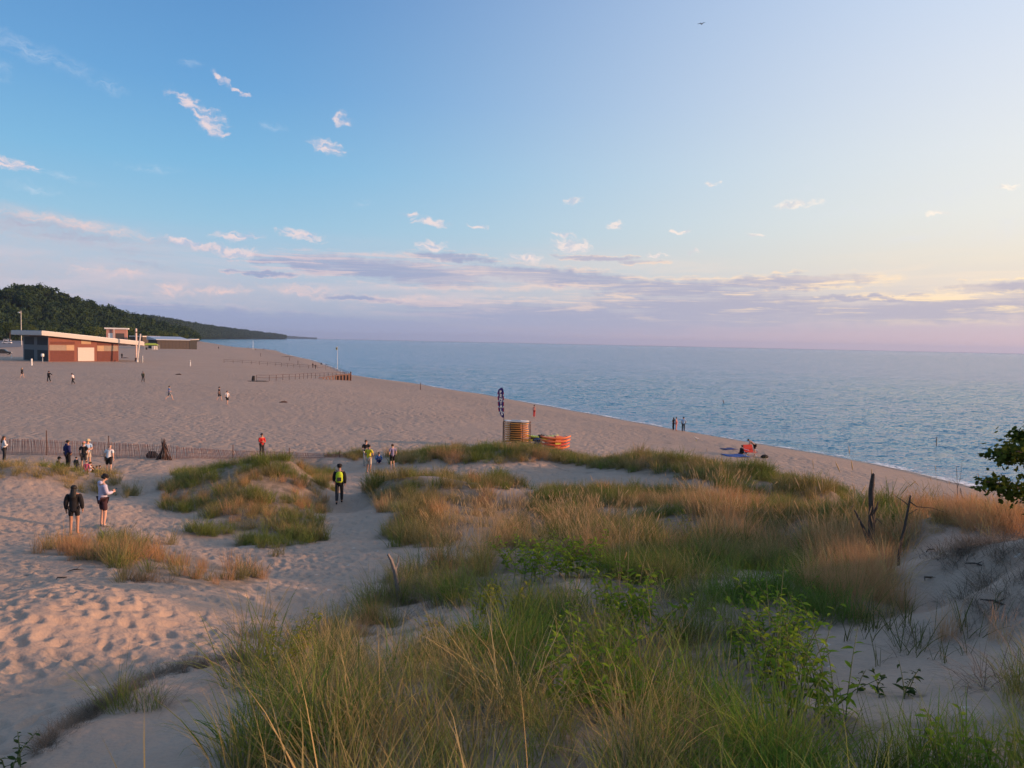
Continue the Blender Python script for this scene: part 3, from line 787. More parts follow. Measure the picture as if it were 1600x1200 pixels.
def build_foam():
    """thin broken ribbons of foam along the waterline, real strips lying on the wet sand"""
    m = bpy.data.materials.new('foam'); m.use_nodes = True
    t = NT(m.node_tree); bs = m.node_tree.nodes['Principled BSDF']
    pos = t.n('ShaderNodeNewGeometry').outputs['Position']
    bs.inputs['Base Color'].default_value = (0.78, 0.78, 0.77, 1); bs.inputs['Roughness'].default_value = 0.9
    al = t.m('MULTIPLY', t.mr(t.noise(pos, 0.16, 4, 0.65), 0.40, 0.60), t.mr(t.noise(pos, 1.7, 5, 0.75), 0.38, 0.58))
    m.node_tree.links.new(al, bs.inputs['Alpha'])
    # resample the shoreline
    pts = []
    for a, b in zip(SHORE[2:20], SHORE[3:21]):
        n = max(2, int(np.linalg.norm(b - a) / 1.2))
        for k in range(n): pts.append(a + (b - a) * k / n)
    P = np.array(pts)
    # march each point to the true water line (ground height = 0) along the shore normal
    T = np.gradient(P, axis=0); T /= np.linalg.norm(T, axis=1)[:, None] + 1e-9
    Nn = np.stack([-T[:, 1], T[:, 0]], -1)
    sg = np.sign(shore_dist(P[:, 0] + Nn[:, 0] * 3, P[:, 1] + Nn[:, 1] * 3)); Nn = Nn * sg[:, None]
    offs = np.linspace(-6, 6, 61)
    best = np.zeros(len(P))
    Z = np.stack([ground_base(P[:, 0] + Nn[:, 0] * o, P[:, 1] + Nn[:, 1] * o)[0] for o in offs], 1)
    for i in range(len(P)):
        k = np.nonzero(Z[i] > 0.015)[0]
        best[i] = offs[k[0]] if len(k) else 0
    W = P + Nn * best[:, None]
    cols = []
    wd = 0.22 + 0.60 * vnoise(np.arange(len(P)) * 0.13, np.zeros(len(P)), 81)
    for f in (-1.6, -0.6, 0.4, 1.0):
        q = W + Nn * (f * wd)[:, None]
        zz = np.maximum(ground_base(q[:, 0], q[:, 1])[0], 0.0) + 0.05
        cols.append(np.stack([q[:, 0], q[:, 1], zz], -1))
    V = np.stack(cols, 1).reshape(-1, 3)
    n = len(P); i = np.arange(n * 4).reshape(n, 4)
    q = np.stack([i[:-1, :-1], i[:-1, 1:], i[1:, 1:], i[1:, :-1]], -1).reshape(-1, 4)
    o = link_mesh('foam', np_mesh('foam', V, q, None, True), m)
    tag(o, 'thin broken line of white foam along the waterline', 'foam', None, 'stuff')
build_foam()

# ---------------------------------------------------------------- hills and woods
def scatter(name, P, rot, scl, idx, coll, label, cat, kind='stuff'):
    me = bpy.data.meshes.new(name)
    me.vertices.add(len(P)); me.vertices.foreach_set('co', np.asarray(P, np.float32).ravel())
    me.attributes.new('rot', 'FLOAT_VECTOR', 'POINT').data.foreach_set('vector', np.asarray(rot, np.float32).ravel())
    me.attributes.new('scl', 'FLOAT', 'POINT').data.foreach_set('value', np.asarray(scl, np.float32).ravel())
    me.attributes.new('idx', 'INT', 'POINT').data.foreach_set('value', np.asarray(idx, np.int32).ravel())
    o = link_mesh(name, me)
    ng = bpy.data.node_groups.new(name, 'GeometryNodeTree')
    ng.interface.new_socket('Geometry', in_out='INPUT', socket_type='NodeSocketGeometry')
    ng.interface.new_socket('Geometry', in_out='OUTPUT', socket_type='NodeSocketGeometry')
    N = ng.nodes; L = ng.links.new
    gi = N.new('NodeGroupInput'); go = N.new('NodeGroupOutput')
    ip = N.new('GeometryNodeInstanceOnPoints'); ci = N.new('GeometryNodeCollectionInfo')
    ci.inputs['Collection'].default_value = coll
    ci.inputs['Separate Children'].default_value = True; ci.inputs['Reset Children'].default_value = True
    def at_(nm, ty):
        a = N.new('GeometryNodeInputNamedAttribute'); a.data_type = ty; a.inputs[0].default_value = nm; return a.outputs[0]
    L(gi.outputs[0], ip.inputs['Points']); L(ci.outputs[0], ip.inputs['Instance'])
    ip.inputs['Pick Instance'].default_value = True
    L(at_('idx', 'INT'), ip.inputs['Instance Index']); L(at_('rot', 'FLOAT_VECTOR'), ip.inputs['Rotation']); L(at_('scl', 'FLOAT'), ip.inputs['Scale'])
    L(ip.outputs[0], go.inputs[0])
    md = o.modifiers.new('scatter', 'NODES'); md.node_group = ng
    return tag(o, label, cat, None, kind)

def leaf_material(name, c0, c1, trans=0.25):
    m = bpy.data.materials.new(name); m.use_nodes = True
    t = NT(m.node_tree); L = m.node_tree.links.new
    m.node_tree.nodes.remove(m.node_tree.nodes['Principled BSDF'])
    out = m.node_tree.nodes['Material Output']
    oi = t.n('ShaderNodeObjectInfo'); geo = t.n('ShaderNodeNewGeometry')
    at_ = t.n('ShaderNodeAttribute', attribute_name='tint')
    f = t.m('ADD', t.m('MULTIPLY', oi.outputs['Random'], 0.45), t.m('MULTIPLY', at_.outputs['Fac'], 0.55))
    c = t.mix(f, c0, c1)
    d = t.n('ShaderNodeBsdfDiffuse', {'Color': c}); tr = t.n('ShaderNodeBsdfTranslucent', {'Color': c})
    mx = t.n('ShaderNodeMixShader', {0: trans, 1: d.outputs[0], 2: tr.outputs[0]})
    L(mx.outputs[0], out.inputs[0])
    return m

def crown_mesh(name, rg, n_leaf, rx, rz, leaf, lobes=7, z0=0.0):
    """many small leaf faces gathered on uneven lobes"""
    cs = []
    for _ in range(lobes):
        d = rg.normal(size=3); d /= np.linalg.norm(d); d[2] = abs(d[2]) * 0.9 - 0.25
        cs.append((d * np.array([rx, rx, rz]) * rg.uniform(0.35, 0.72), rg.uniform(0.32, 0.6)))
    V = []; Q = []; T = []
    for k in range(n_leaf):
        c, rr = cs[rg.integers(len(cs))]
        d = rg.normal(size=3); d /= np.linalg.norm(d)
        p = c + d * np.array([rx, rx, rz]) * rr * rg.uniform(0.75, 1.08)
        nrm = d + rg.normal(size=3) * 0.55; nrm /= np.linalg.norm(nrm)
        a = np.cross(nrm, rg.normal(size=3)); a /= np.linalg.norm(a) + 1e-9
        b = np.cross(nrm, a); s = leaf * rg.uniform(0.6, 1.3)
        i = len(V)
        V += [p - a * s, p + b * s * 0.55, p + a * s, p - b * s * 0.55]
        Q.append((i, i + 1, i + 2, i + 3)); T += [rg.uniform(0, 1)] * 4
    V = np.array(V); V[:, 2] += z0
    me = np_mesh(name, V, np.array(Q), None, False)
    me.attributes.new('tint', 'FLOAT', 'POINT').data.foreach_set('value', np.array(T, np.float32))
    return me

M_WOOD = leaf_material('woodland_leaves', (0.015, 0.032, 0.014), (0.050, 0.078, 0.030), 0.15)
M_TREE = leaf_material('tree_leaves', (0.035, 0.058, 0.016), (0.10, 0.125, 0.035), 0.2)
M_BARK = mat('bark', (0.09, 0.07, 0.055), 0.95, 0.4, 10.0, 0.02)
M_SOIL = mat('forest_floor', (0.012, 0.024, 0.013), 1.0, 0.5, 0.05)
wood_coll = bpy.data.collections.new('wood_crowns')
for k in range(6):
    rg = np.random.default_rng(100 + k)
    me = crown_mesh('wood_crown_%02d' % k, rg, 420, 4.6, 4.6, 0.75, 9, 5.5)
    o = bpy.data.objects.new('wood_crown_%02d' % k, me); me.materials.append(M_WOOD); wood_coll.objects.link(o)

def hill(name, sky, rng_near, rng_far, tree_h, label, bump=0.0, mat_=None, na=90, nr=14):
    """a wooded rise whose crest follows the given (px, py, crest range) points"""
    P = sorted(sky)
    pxs = np.linspace(P[0][0], P[-1][0], na)
    pys = np.interp(pxs, [p[0] for p in P], [p[1] for p in P])
    crs = np.interp(pxs, [p[0] for p in P], [p[2] for p in P])
    V = np.zeros((nr, na, 3))
    for j, (a, b, c) in enumerate(zip(pxs, pys, crs)):
        top = at_range(a, b, c)
        d = ray(a, 540); aa = math.atan2(d[0], d[1])
        hz = max(top[2] - tree_h, 2.0)
        for i in range(nr):
            f = i / (nr - 1)
            rng = c * (rng_near + (rng_far - rng_near) * f)
            pk = (1 - rng_near) / (rng_far - rng_near)
            g = f / pk if f < pk else 1 - (f - pk) / (1 - pk) * 0.9
            g = max(0.0, g) ** 1.15
            V[i, j] = (math.sin(aa) * rng, math.cos(aa) * rng, 0.5 + (hz - 0.5) * g)
    if bump:
        V[..., 2] += bump * (0.5 + fbm(V[..., 0] / (bump * 3.0), V[..., 1] / (bump * 3.0), 4, 91)) * np.clip(V[..., 2] / 8, 0, 1)
    i = np.arange(nr * na).reshape(nr, na)
    q = np.stack([i[:-1, :-1], i[:-1, 1:], i[1:, 1:], i[1:, :-1]], -1).reshape(-1, 4)[:, ::-1]
    o = link_mesh(name, np_mesh(name, V.reshape(-1, 3), q, None, True), mat_ or M_SOIL)
    tag(o, label, None, None, 'structure')
    return V
rgH = np.random.default_rng(5)
def wood_on(name, V, spacing, label, s0=1.0, jit=0.5):
    nr, na, _ = V.shape
    pts = []
    Ln = np.linalg.norm(V[-1, :] - V[0, :], axis=-1).mean(); Wd = np.linalg.norm(V[nr // 2, -1] - V[nr // 2, 0])
    n = int(Ln * Wd / spacing ** 2)
    fi = rgH.uniform(0, nr - 1.001, n); fj = rgH.uniform(0, na - 1.001, n)
    ii = fi.astype(int); jj = fj.astype(int); ti = (fi - ii)[:, None]; tj = (fj - jj)[:, None]
    P = (V[ii, jj] * (1 - ti) + V[ii + 1, jj] * ti) * (1 - tj) + (V[ii, jj + 1] * (1 - ti) + V[ii + 1, jj + 1] * ti) * tj
    P[:, 2] -= 2.0 * s0
    rot = np.zeros((n, 3)); rot[:, 2] = rgH.uniform(0, 6.28, n)
    scatter(name, P, rot, rgH.uniform(0.75, 1.35, n) * s0, rgH.integers(0, 6, n), wood_coll, label, 'woods')
Vh = hill('wooded_hill', [(-420, 436, 760), (0, 449, 800), (60, 449, 820), (110, 461, 850), (160, 478, 900), (200, 488, 950), (240, 500, 1020), (285, 514, 1100), (306, 521.5, 1180)],
          0.86, 1.22, 9.0, 'steep dark hill behind the beach buildings')
wood_on('hill_forest', Vh, 8.0, 'dense dark green forest covering the near hill', 1.35)
Vh2 = hill('headland', [(225, 494, 2100), (262, 500, 2200), (300, 506, 2500), (340, 512.5, 2900), (380, 517, 3500), (420, 521.5, 4300), (446, 524.6, 4800)], 0.93, 1.1, 9.0,
           'lower wooded headland beyond the near hill', 0.0)
wood_on('headland_forest', Vh2, 15.0, 'hazy dark forest on the lower headland', 1.9)
hill('far_headland', [(300, 519, 7600), (380, 521.5, 7800), (450, 525.2, 8200), (495, 528.0, 8800)], 0.96, 1.05, 0.0, 'faint low headland on the horizon', 6.0)
# ---------------------------------------------------------------- grass
def tuft(name, rg, n, rad, Lr, lean, curl, w, seed_head=0.0, wind=0.25):
    ph = rg.uniform(0, 2 * math.pi, n); rr = rad * np.sqrt(rg.uniform(0, 1, n)); pb = rg.uniform(0, 2 * math.pi, n)
    base = np.stack([rr * np.cos(pb), rr * np.sin(pb), np.full(n, -0.04)], -1)
    ph = np.where(rg.uniform(0, 1, n) < 0.6, pb + rg.normal(0, 0.7, n), ph)      # mostly outwards
    Ln = rg.uniform(Lr[0], Lr[1], n) * np.where(rg.uniform(0, 1, n) < 0.15, 0.6, 1)
    th0 = np.radians(rg.uniform(lean[0], lean[1], n)); cu = np.radians(rg.uniform(curl[0], curl[1], n))
    S = np.array([0, 0.3, 0.58, 0.82, 1.0]); wl = np.array([0.75, 1.0, 0.85, 0.55])
    pts = [base]; p = base
    for a, b in zip(S[:-1], S[1:]):
        th = th0 + cu * ((a + b) / 2) ** 1.4
        d = np.stack([np.sin(th) * np.cos(ph) + wind * (a + b) / 2 * 0.5, np.sin(th) * np.sin(ph), np.cos(th)], -1)
        d /= np.linalg.norm(d, axis=1)[:, None]
        p = p + d * (Ln * (b - a))[:, None]; pts.append(p)
    tw = ph + math.pi / 2 + rg.normal(0, 0.5, n)
    side = np.stack([np.cos(tw), np.sin(tw), np.zeros(n)], -1)
    ww = w * rg.uniform(0.7, 1.35, n)
    V = np.zeros((n, 9, 3))
    for k in range(4):
        V[:, 2 * k] = pts[k] - side * (ww * wl[k] / 2)[:, None]; V[:, 2 * k + 1] = pts[k] + side * (ww * wl[k] / 2)[:, None]
    V[:, 8] = pts[4]
    o = (np.arange(n) * 9)[:, None]
    Q = np.concatenate([o + np.array([[2 * k, 2 * k + 1, 2 * k + 3, 2 * k + 2]]) for k in range(3)])
    T = o + np.array([[6, 7, 8]])
    V = V.reshape(-1, 3); tint = np.repeat(rg.uniform(0, 1, n), 9)
    if seed_head > 0:
        Vs = []; Qs = []; base_i = len(V)
        for i in range(n):
            tip = pts[4][i]; d = pts[4][i] - pts[3][i]; d /= np.linalg.norm(d)
            hl = seed_head * rg.uniform(0.7, 1.25); hw = 0.0055 * rg.uniform(0.8, 1.4)
            a = np.cross(d, [0.3, 0.5, 0.8]); a /= np.linalg.norm(a); b = np.cross(d, a)
            st = base_i + len(Vs)
            lv = [(-0.45, 0.3), (-0.1, 1.0), (0.3, 0.8), (0.55, 0.12)]
            for f, s in lv:
                c = tip + d * hl * f
                for q in range(4):
                    Vs.append(c + (a * math.cos(q * math.pi / 2) + b * math.sin(q * math.pi / 2)) * hw * s)
            for r_ in range(3):
                for q in range(4):
                    Qs.append((st + r_ * 4 + q, st + r_ * 4 + (q + 1) % 4, st + r_ * 4 + 4 + (q + 1) % 4, st + r_ * 4 + 4 + q))
        V = np.concatenate([V, np.array(Vs)]); Q = np.concatenate([Q, np.array(Qs)]); tint = np.concatenate([tint, rg.uniform(0.6, 1, len(Vs))])
    me = np_mesh(name, V, Q, T, False)
    me.attributes.new('tint', 'FLOAT', 'POINT').data.foreach_set('value', tint.astype(np.float32))
    return me
GM = {
 'green': leaf_material('grass_green', (0.085, 0.115, 0.024), (0.24, 0.265, 0.075), 0.35),
 'lush': leaf_material('grass_lush', (0.060, 0.125, 0.016), (0.17, 0.27, 0.048), 0.35),
 'olive': leaf_material('grass_olive', (0.14, 0.125, 0.042), (0.36, 0.285, 0.125), 0.35),
 'straw': leaf_material('grass_straw', (0.32, 0.22, 0.085), (0.62, 0.45, 0.20), 0.35),
 'fine': leaf_material('grass_fine_russet', (0.36, 0.19, 0.085), (0.62, 0.37, 0.19), 0.4),
 'stalk': leaf_material('grass_stalk', (0.36, 0.24, 0.12), (0.60, 0.42, 0.22), 0.25),
 'dead': leaf_material('grass_dead', (0.085, 0.068, 0.054), (0.29, 0.225, 0.165), 0.2),
 'shoot': leaf_material('grass_shoot', (0.06, 0.075, 0.022), (0.17, 0.165, 0.065), 0.35)}
GTYPES = {  # n, radius, length, lean, curl, width, seed head
 'green': (52, .17, (.35, .85), (3, 32), (15, 85), .0058, 0), 'lush': (60, .19, (.30, .65), (5, 40), (20, 95), .0070, 0), 'olive': (52, .17, (.35, .90), (3, 30), (10, 80), .0052, 0),
 'straw': (46, .17, (.30, .85), (5, 45), (20, 110), .0045, 0), 'fine': (80, .15, (.35, .80), (2, 22), (5, 40), .0030, 0), 'stalk': (6, .22, (.75, 1.30), (3, 20), (5, 30), .0042, .16),
 'dead': (70, .22, (.25, .60), (25, 85), (10, 90), .0050, 0), 'shoot': (6, .07, (.20, .48), (4, 28), (5, 40), .0075, 0)}
GCOL = {}
for gi, (g, spec_) in enumerate(GTYPES.items()):
    for far_ in (0, 1):
        c_ = bpy.data.collections.new('grass_%s_%d' % (g, far_))
        for v_ in range(4):
            rg = np.random.default_rng(1000 + gi * 10 + v_ + far_ * 500)
            n_, ra, Lr, le, cu_, w_, sh = spec_
            nm = 'tuft_%s_%d_%d' % (g, far_, v_)
            me = tuft(nm, rg, n_ if not far_ else int(n_ * 1.1), ra * (1.25 if far_ else 1), Lr, le, cu_, w_ * (1.9 if far_ else 1.0), sh)
            me.materials.append(GM[g])
            c_.objects.link(bpy.data.objects.new(nm, me))
        GCOL[g, far_] = c_
rgG = np.random.default_rng(77)
def scatter_patch(name, keys, dens, mixw, far_, size, label, clump=0.9, rmin=1.7, rmax=62, thr=0.42, azr=(-44, 44), skip=None):
    """mixw: {type: weight}; one stuff object per grass type so each keeps its own look"""
    a0, a1 = R(azr[0]), R(azr[1])
    area = 0.5 * (a1 - a0) * (rmax ** 2 - rmin ** 2)
    n = int(area * dens)
    a = rgG.uniform(a0, a1, n); r = np.sqrt(rgG.uniform(rmin ** 2, rmax ** 2, n))
    x = np.sin(a) * r; y = np.cos(a) * r
    z0 = np.full(n, 5.0)
    # cheap reject: need the true height for the outline test
    z, _, _ = ground_base(x, y)
    px, py, dep = project(np.stack([x, y, z], -1))
    px0, py0 = px, py
    px, py = warp(x, y, px, py)
    ok = np.zeros(n, bool)
    for kx in keys: ok |= inpoly(px, py, G_POLY[kx] if kx in G_POLY else STALK_POLY[kx]) & (dep > 0.3)
    if skip: ok &= ~(inpoly(px, py, STALK_POLY[skip]) & (rgG.uniform(0, 1, n) < 0.85))
    for gx, gy, hw, hh in GAPS:
        if hw: ok &= ~((((px - gx) / hw) ** 2 + ((py - gy) / hh) ** 2 < 1.0) & (rgG.uniform(0, 1, n) < 0.9))
    for gx, gy, hw, hh in THIN:
        ok &= ~((((px0 - gx) / hw) ** 2 + ((py0 - gy) / hh) ** 2 < 1.0) & (rgG.uniform(0, 1, n) < 0.86))
    nz = vnoise(x * clump, y * clump, 301) * 0.65 + vnoise(x * clump * 2.7, y * clump * 2.7, 302) * 0.35
    ok &= rgG.uniform(0, 1, n) < sstep(nz, thr - 0.10, thr + 0.10)
    x, y, z = x[ok], y[ok], z[ok]
    m = len(x)
    if m == 0: print('EMPTY', name); return
    tz = vnoise(x * 0.55 + 9, y * 0.55, 311) * 0.6 + rgG.uniform(0, 1, m) * 0.4      # types gather in drifts
    tz = np.argsort(np.argsort(tz)) / m
    cum = 0; tot = sum(mixw.values())
    for g, wt in mixw.items():
        k = (tz >= cum / tot) & (tz < (cum + wt) / tot); cum += wt
        if g == 'stalk': k &= np.hypot(x, y) > 6.0
        q = int(k.sum())
        if q == 0: continue
        rot = np.stack([rgG.normal(0, 0.10, q), rgG.normal(0.05, 0.10, q), rgG.uniform(0, 6.28, q)], -1)
        sc_ = rgG.uniform(size[0], size[1], q) * (0.6 + 0.75 * vnoise(x[k] * 1.1, y[k] * 1.1, 320))
        nm = {'green': 'marram_grass', 'lush': 'lush_grass', 'olive': 'olive_grass', 'straw': 'dry_grass', 'fine': 'russet_grass', 'stalk': 'grass_stalks', 'dead': 'dead_grass', 'shoot': 'grass_shoots'}[g]
        desc = {'green': 'green marram grass', 'lush': 'lush bright green grass', 'olive': 'olive brown dune grass', 'straw': 'dry straw coloured grass', 'fine': 'fine russet orange grass',
                'stalk': 'tall tan seed stalks', 'dead': 'grey dead tangled grass', 'shoot': 'sparse green grass shoots'}[g]
        scatter(nm, np.stack([x[k], y[k], z[k]], -1), rot, sc_, rgG.integers(0, 4, q), GCOL[g, far_], desc + ' ' + label, 'grass')
scatter_patch('a', ['left_hummock'], 11, {'green': 4.5, 'olive': 4.2, 'straw': 1.2, 'fine': 1.0}, 1, (.5, .85), 'on the mound left of the path', clump=1.1, thr=.33, rmin=20, rmax=48, azr=(-26, -10))
scatter_patch('b', ['centre_hummock'], 11, {'green': 1.8, 'olive': 5.5, 'straw': 2, 'fine': 1.2}, 1, (.7, 1.1), 'on the mound right of the path', clump=1.2, thr=.44, rmin=17, rmax=46, azr=(-13, 0))
scatter_patch('c', ['ridge', 'fence_end', 'behind_gap'], 9, {'green': 5, 'olive': 5.5, 'straw': 0.8, 'fine': 0.5}, 1, (.7, 1.15), 'on the long low ridge before the beach', thr=.32, rmin=26, rmax=56, azr=(-16, 26))
scatter_patch('d', ['mid_dune'], 12, {'green': 4.5, 'olive': 5, 'straw': 2.0, 'fine': 0.9, 'stalk': 0.6}, 1, (.65, 1.05), 'on the middle dune', clump=1.2, thr=.38, rmin=13, rmax=34, azr=(-3, 30))
scatter_patch('e', ['near_centre'], 26, {'lush': 4.2, 'green': 4.2, 'dead': 1.7, 'olive': 2.0, 'straw': .9, 'stalk': .35}, 0, (.55, 1.2), 'on the near dune', skip='near_straw', clump=1.4, thr=.37, rmin=2.5, rmax=17, azr=(-26, 28))
scatter_patch('e2', ['near_straw'], 24, {'straw': 3.6, 'olive': 3.2, 'green': 2.4, 'stalk': .9}, 0, (.5, 1.0), 'at the front of the near dune', clump=1.4, thr=.38, rmin=2.5, rmax=10, azr=(-26, 12))
scatter_patch('f', ['near_right'], 26, {'lush': 3, 'green': 4.5, 'olive': 1.5, 'straw': 0.6}, 0, (.55, .9), 'at the lower right', thr=.34, rmin=1.6, rmax=9, azr=(15, 42))
scatter_patch('g', ['right_sand'], 9, {'shoot': 5, 'dead': .6, 'fine': .35}, 0, (.8, 1.3), 'poking from the right hand sand', thr=.40, rmin=5, rmax=13, azr=(22, 42))
scatter_patch('h', ['right_crest'], 22, {'fine': 6, 'straw': 2.6, 'olive': .8, 'stalk': .5}, 1, (.7, 1.1), 'on the crest under the leafy branches', thr=.34, rmin=14, rmax=24, azr=(26, 44))
scatter_patch('i', ['dead_tree_foot'], 20, {'fine': 5, 'straw': 3.2, 'dead': 1.2, 'olive': 1.2, 'stalk': .5}, 0, (.8, 1.2), 'round the dead trunk', thr=.34, rmin=8, rmax=20, azr=(20, 32))
scatter_patch('j', ['left_crest'], 15, {'fine': 3.0, 'dead': 1.6, 'olive': 3.0, 'green': 1.2}, 1, (.45, .85), 'on the low crest left of the path', clump=1.9, thr=.55, rmin=11, rmax=24, azr=(-36, -15))
scatter_patch('k', ['left_back'], 7, {'olive': 4, 'straw': 3.5, 'green': 1.5}, 1, (.5, .9), 'behind the family by the fence', thr=.40, rmin=28, rmax=50, azr=(-40, -24))
scatter_patch('l', ['sprig_mound', 'near_left_edge', 'snag_foot'], 26, {'dead': 4.5, 'olive': 2.5, 'green': 2.2, 'fine': .8}, 0, (.55, .95), 'at the edge of the sandy path', thr=.30, rmin=7, rmax=18, azr=(-22, 0))
scatter_patch('m', ['stalk_band'], 7, {'stalk': 1}, 0, (.8, 1.1), 'rising over the gap between path and middle dune', thr=.25, rmin=9, rmax=24, azr=(-8, 9))
scatter_patch('n', ['plume_band', 'plume_right'], 9, {'fine': 3, 'stalk': 1.2}, 0, (.95, 1.35), 'in tall plumes on the middle dune', thr=.25, rmin=10, rmax=30, azr=(8, 30))
scatter_patch('o', ['right_bank'], 12, {'dead': 1}, 0, (.5, 1.1), 'and exposed roots on the right hand bank', clump=1.2, thr=.5, rmin=8, rmax=17, azr=(26, 42))
# single tussocks that stand apart on the sand
TUFT_N = [0]
def tussock(px, py, kinds, n, spread, size, label, far_=0):
    c = hit(px, py)
    root = empty('grass_tussock', c, 0, label, 'grass tussock', 'tussocks standing alone on the sand')
    for j in range(n):
        g = kinds[j % len(kinds)]
        src = GCOL[g, far_].objects[random.randrange(4)]
        dx, dy = random.gauss(0, spread), random.gauss(0, spread)
        o = link_mesh('blade_clump', src.data, None, root, (dx, dy, gz(c[0] + dx, c[1] + dy) - c[2]), (random.gauss(0, .12), random.gauss(0, .12), random.uniform(0, 6.28)))
        s = random.uniform(*size); o.scale = (s, s, s)
    return root
tussock(212, 1108, ['shoot', 'dead', 'green'], 9, .10, (.5, .75), 'dark spiky tussock on the shaded near sand mound')
tussock(220, 908, ['dead', 'fine', 'olive'], 9, .16, (.45, .65), 'round brown tussock below the low left crest', 1)
tussock(190, 885, ['fine', 'dead'], 3, .10, (.35, .5), 'small russet tuft beside the round brown tussock', 1)
tussock(332, 775, ['fine', 'straw'], 5, .22, (.65, .85), 'glowing orange tuft on the front of the left mound', 1)
tussock(434, 868, ['olive'], 2, .08, (.45, .6), 'tiny green tuft at the path edge below the left mound', 1)
tussock(455, 838, ['fine', 'olive'], 4, .15, (.6, .75), 'russet tuft at the lower right corner of the left mound', 1)
tussock(665, 920, ['dead', 'dead', 'straw'], 15, .18, (.7, .95), 'mop of dead grass beside the weathered snag')
tussock(1505, 862, ['dead'], 18, .22, (.8, 1.1), 'grey mop of dead grass on the right hand sand crest')
tussock(1550, 940, ['dead'], 14, .38, (.6, .9), 'flattened mat of dead roots on the right hand slope')
tussock(1470, 828, ['dead', 'straw'], 6, .25, (.5, .7), 'low dead tuft on the crest behind the thin dead sapling')
tussock(1590, 880, ['dead'], 14, .32, (.7, 1.0), 'dead grass clump at the right edge of the slope')
tussock(1478, 1000, ['fine'], 2, .03, (.6, .75), 'lone reddish plume of grass on the right hand sand')
tussock(600, 790, ['fine', 'straw'], 4, .2, (.6, .8), 'orange tuft at the left front of the right mound', 1)
tussock(748, 790, ['fine'], 7, .3, (.75, 1.0), 'tall orange tuft at the right end of the right mound', 1)
tussock(500, 735, ['fine'], 4, .25, (.7, .9), 'orange tuft at the top right of the left mound', 1)
tussock(275, 765, ['green'], 5, .3, (.6, .8), 'low green tuft trailing from the left side of the left mound', 1)
tussock(285, 800, ['green'], 4, .3, (.5, .7), 'lower green tuft trailing on the sand left of the left mound', 1)
# matted litter edge of the near mound
def litter_edge():
    rg = np.random.default_rng(9)
    c_ = np.array([(60, 1178), (110, 1133), (160, 1102), (200, 1078), (260, 1052), (330, 1037), (400, 1026)])
    P = []
    for _ in range(230):
        f = rg.uniform(0, len(c_) - 1.001); i = int(f)
        q = c_[i] + (c_[i + 1] - c_[i]) * (f - i) + rg.normal(0, 3, 2)
        if rg.uniform() < 0.75 + 0.2 * (i >= 3): P.append(hit(q[0], q[1]))
    P = np.array(P); n = len(P)
    rot = np.stack([rg.normal(0, .25, n), rg.normal(0, .25, n), rg.uniform(0, 6.28, n)], -1)
    scatter('dead_grass', P, rot, rg.uniform(.18, .42, n), rg.integers(0, 4, n), GCOL['dead', 0], 'dark matted litter along the edge of the near sand mound', 'grass')
litter_edge()

# ---------------------------------------------------------------- leafy plants, each leaf its own piece
def leaf_mesh(name, L_, W_, droop=0.25):
    V = []; S = [0, .25, .55, .82, 1.0]; wl = [.08, .8, 1.0, .55, 0.02]
    for s, w_ in zip(S, wl):
        z = -droop * L_ * s * s
        V += [(s * L_, -W_ * w_ / 2, z + W_ * w_ * .18), (s * L_, 0, z), (s * L_, W_ * w_ / 2, z + W_ * w_ * .18)]
    Q = []
    for i in range(4):
        a = i * 3; Q += [(a, a + 1, a + 4, a + 3), (a + 1, a + 2, a + 5, a + 4)]
    me = np_mesh(name, np.array(V), np.array(Q), None, True)
    me.attributes.new('tint', 'FLOAT', 'POINT').data.foreach_set('value', np.full(len(V), .5, np.float32))
    return me
M_LEAF = leaf_material('leaf_bright', (0.085, 0.160, 0.013), (0.24, 0.33, 0.042), 0.4)
M_LEAFD = leaf_material('leaf_dark', (0.028, 0.050, 0.018), (0.060, 0.088, 0.028), 0.3)
M_LEAFY = leaf_material('leaf_yellow', (0.16, 0.17, 0.018), (0.32, 0.31, 0.045), 0.4)
M_STEM = mat('green_stem', (0.09, 0.11, 0.04), .8)
LEAFS = {}
def leafy_plant(px, py, n_stem, height, spread, leaves, lsize, m, label, whorl=False):
    c = hit(px, py)
    root = empty('leafy_plant', c, 0, label, 'leafy plant', 'leafy plants among the dune grass')
    key = (m.name, round(lsize, 3))
    if key not in LEAFS:
        LEAFS[key] = []
        for dr in (.1, .35, .6):
            me = leaf_mesh('leaf', lsize, lsize * .40, dr); me.materials.append(m); LEAFS[key].append(me)
    per = max(3, leaves // n_stem)
    for s_ in range(n_stem):
        a = random.uniform(0, 6.28); rr = spread * math.sqrt(random.random())
        bx, by = rr * math.cos(a), rr * math.sin(a)
        bz = gz(c[0] + bx, c[1] + by) - c[2]
        h = height * random.uniform(.65, 1.1); la = random.uniform(0, 6.28); ln = random.uniform(.2, .8) * h
        tops = [Vector((bx + math.cos(la) * ln * f * f, by + math.sin(la) * ln * f * f, bz - .03 + h * f)) for f in (0, .35, .7, 1)]
        MB().tube(tops, [.005, .0045, .0035, .002], 5).build('stem', M_STEM, root)
        for k in range(per):
            f = 0.18 + 0.82 * (k + random.random() * .5) / per
            f = min(f, .999); i = min(int(f * 3), 2)
            p = tops[i].lerp(tops[i + 1], f * 3 - i)
            o = link_mesh('leaf', random.choice(LEAFS[key]), None, root, p, (random.gauss(0, .3), random.uniform(-.75, .15), k * 2.4 + random.gauss(0, .4)))
            sc_ = random.uniform(.7, 1.25) * (1.15 - .45 * f); o.scale = (sc_, sc_, sc_)
leafy_plant(445, 1055, 20, .60, .25, 260, .075, M_LEAFY, 'yellow green leafy clump at the left edge of the near dune')
leafy_plant(1230, 1075, 26, 1.0, .34, 298, .105, M_LEAF, 'bright green leafy bush on the near dune beside the right hand sand')
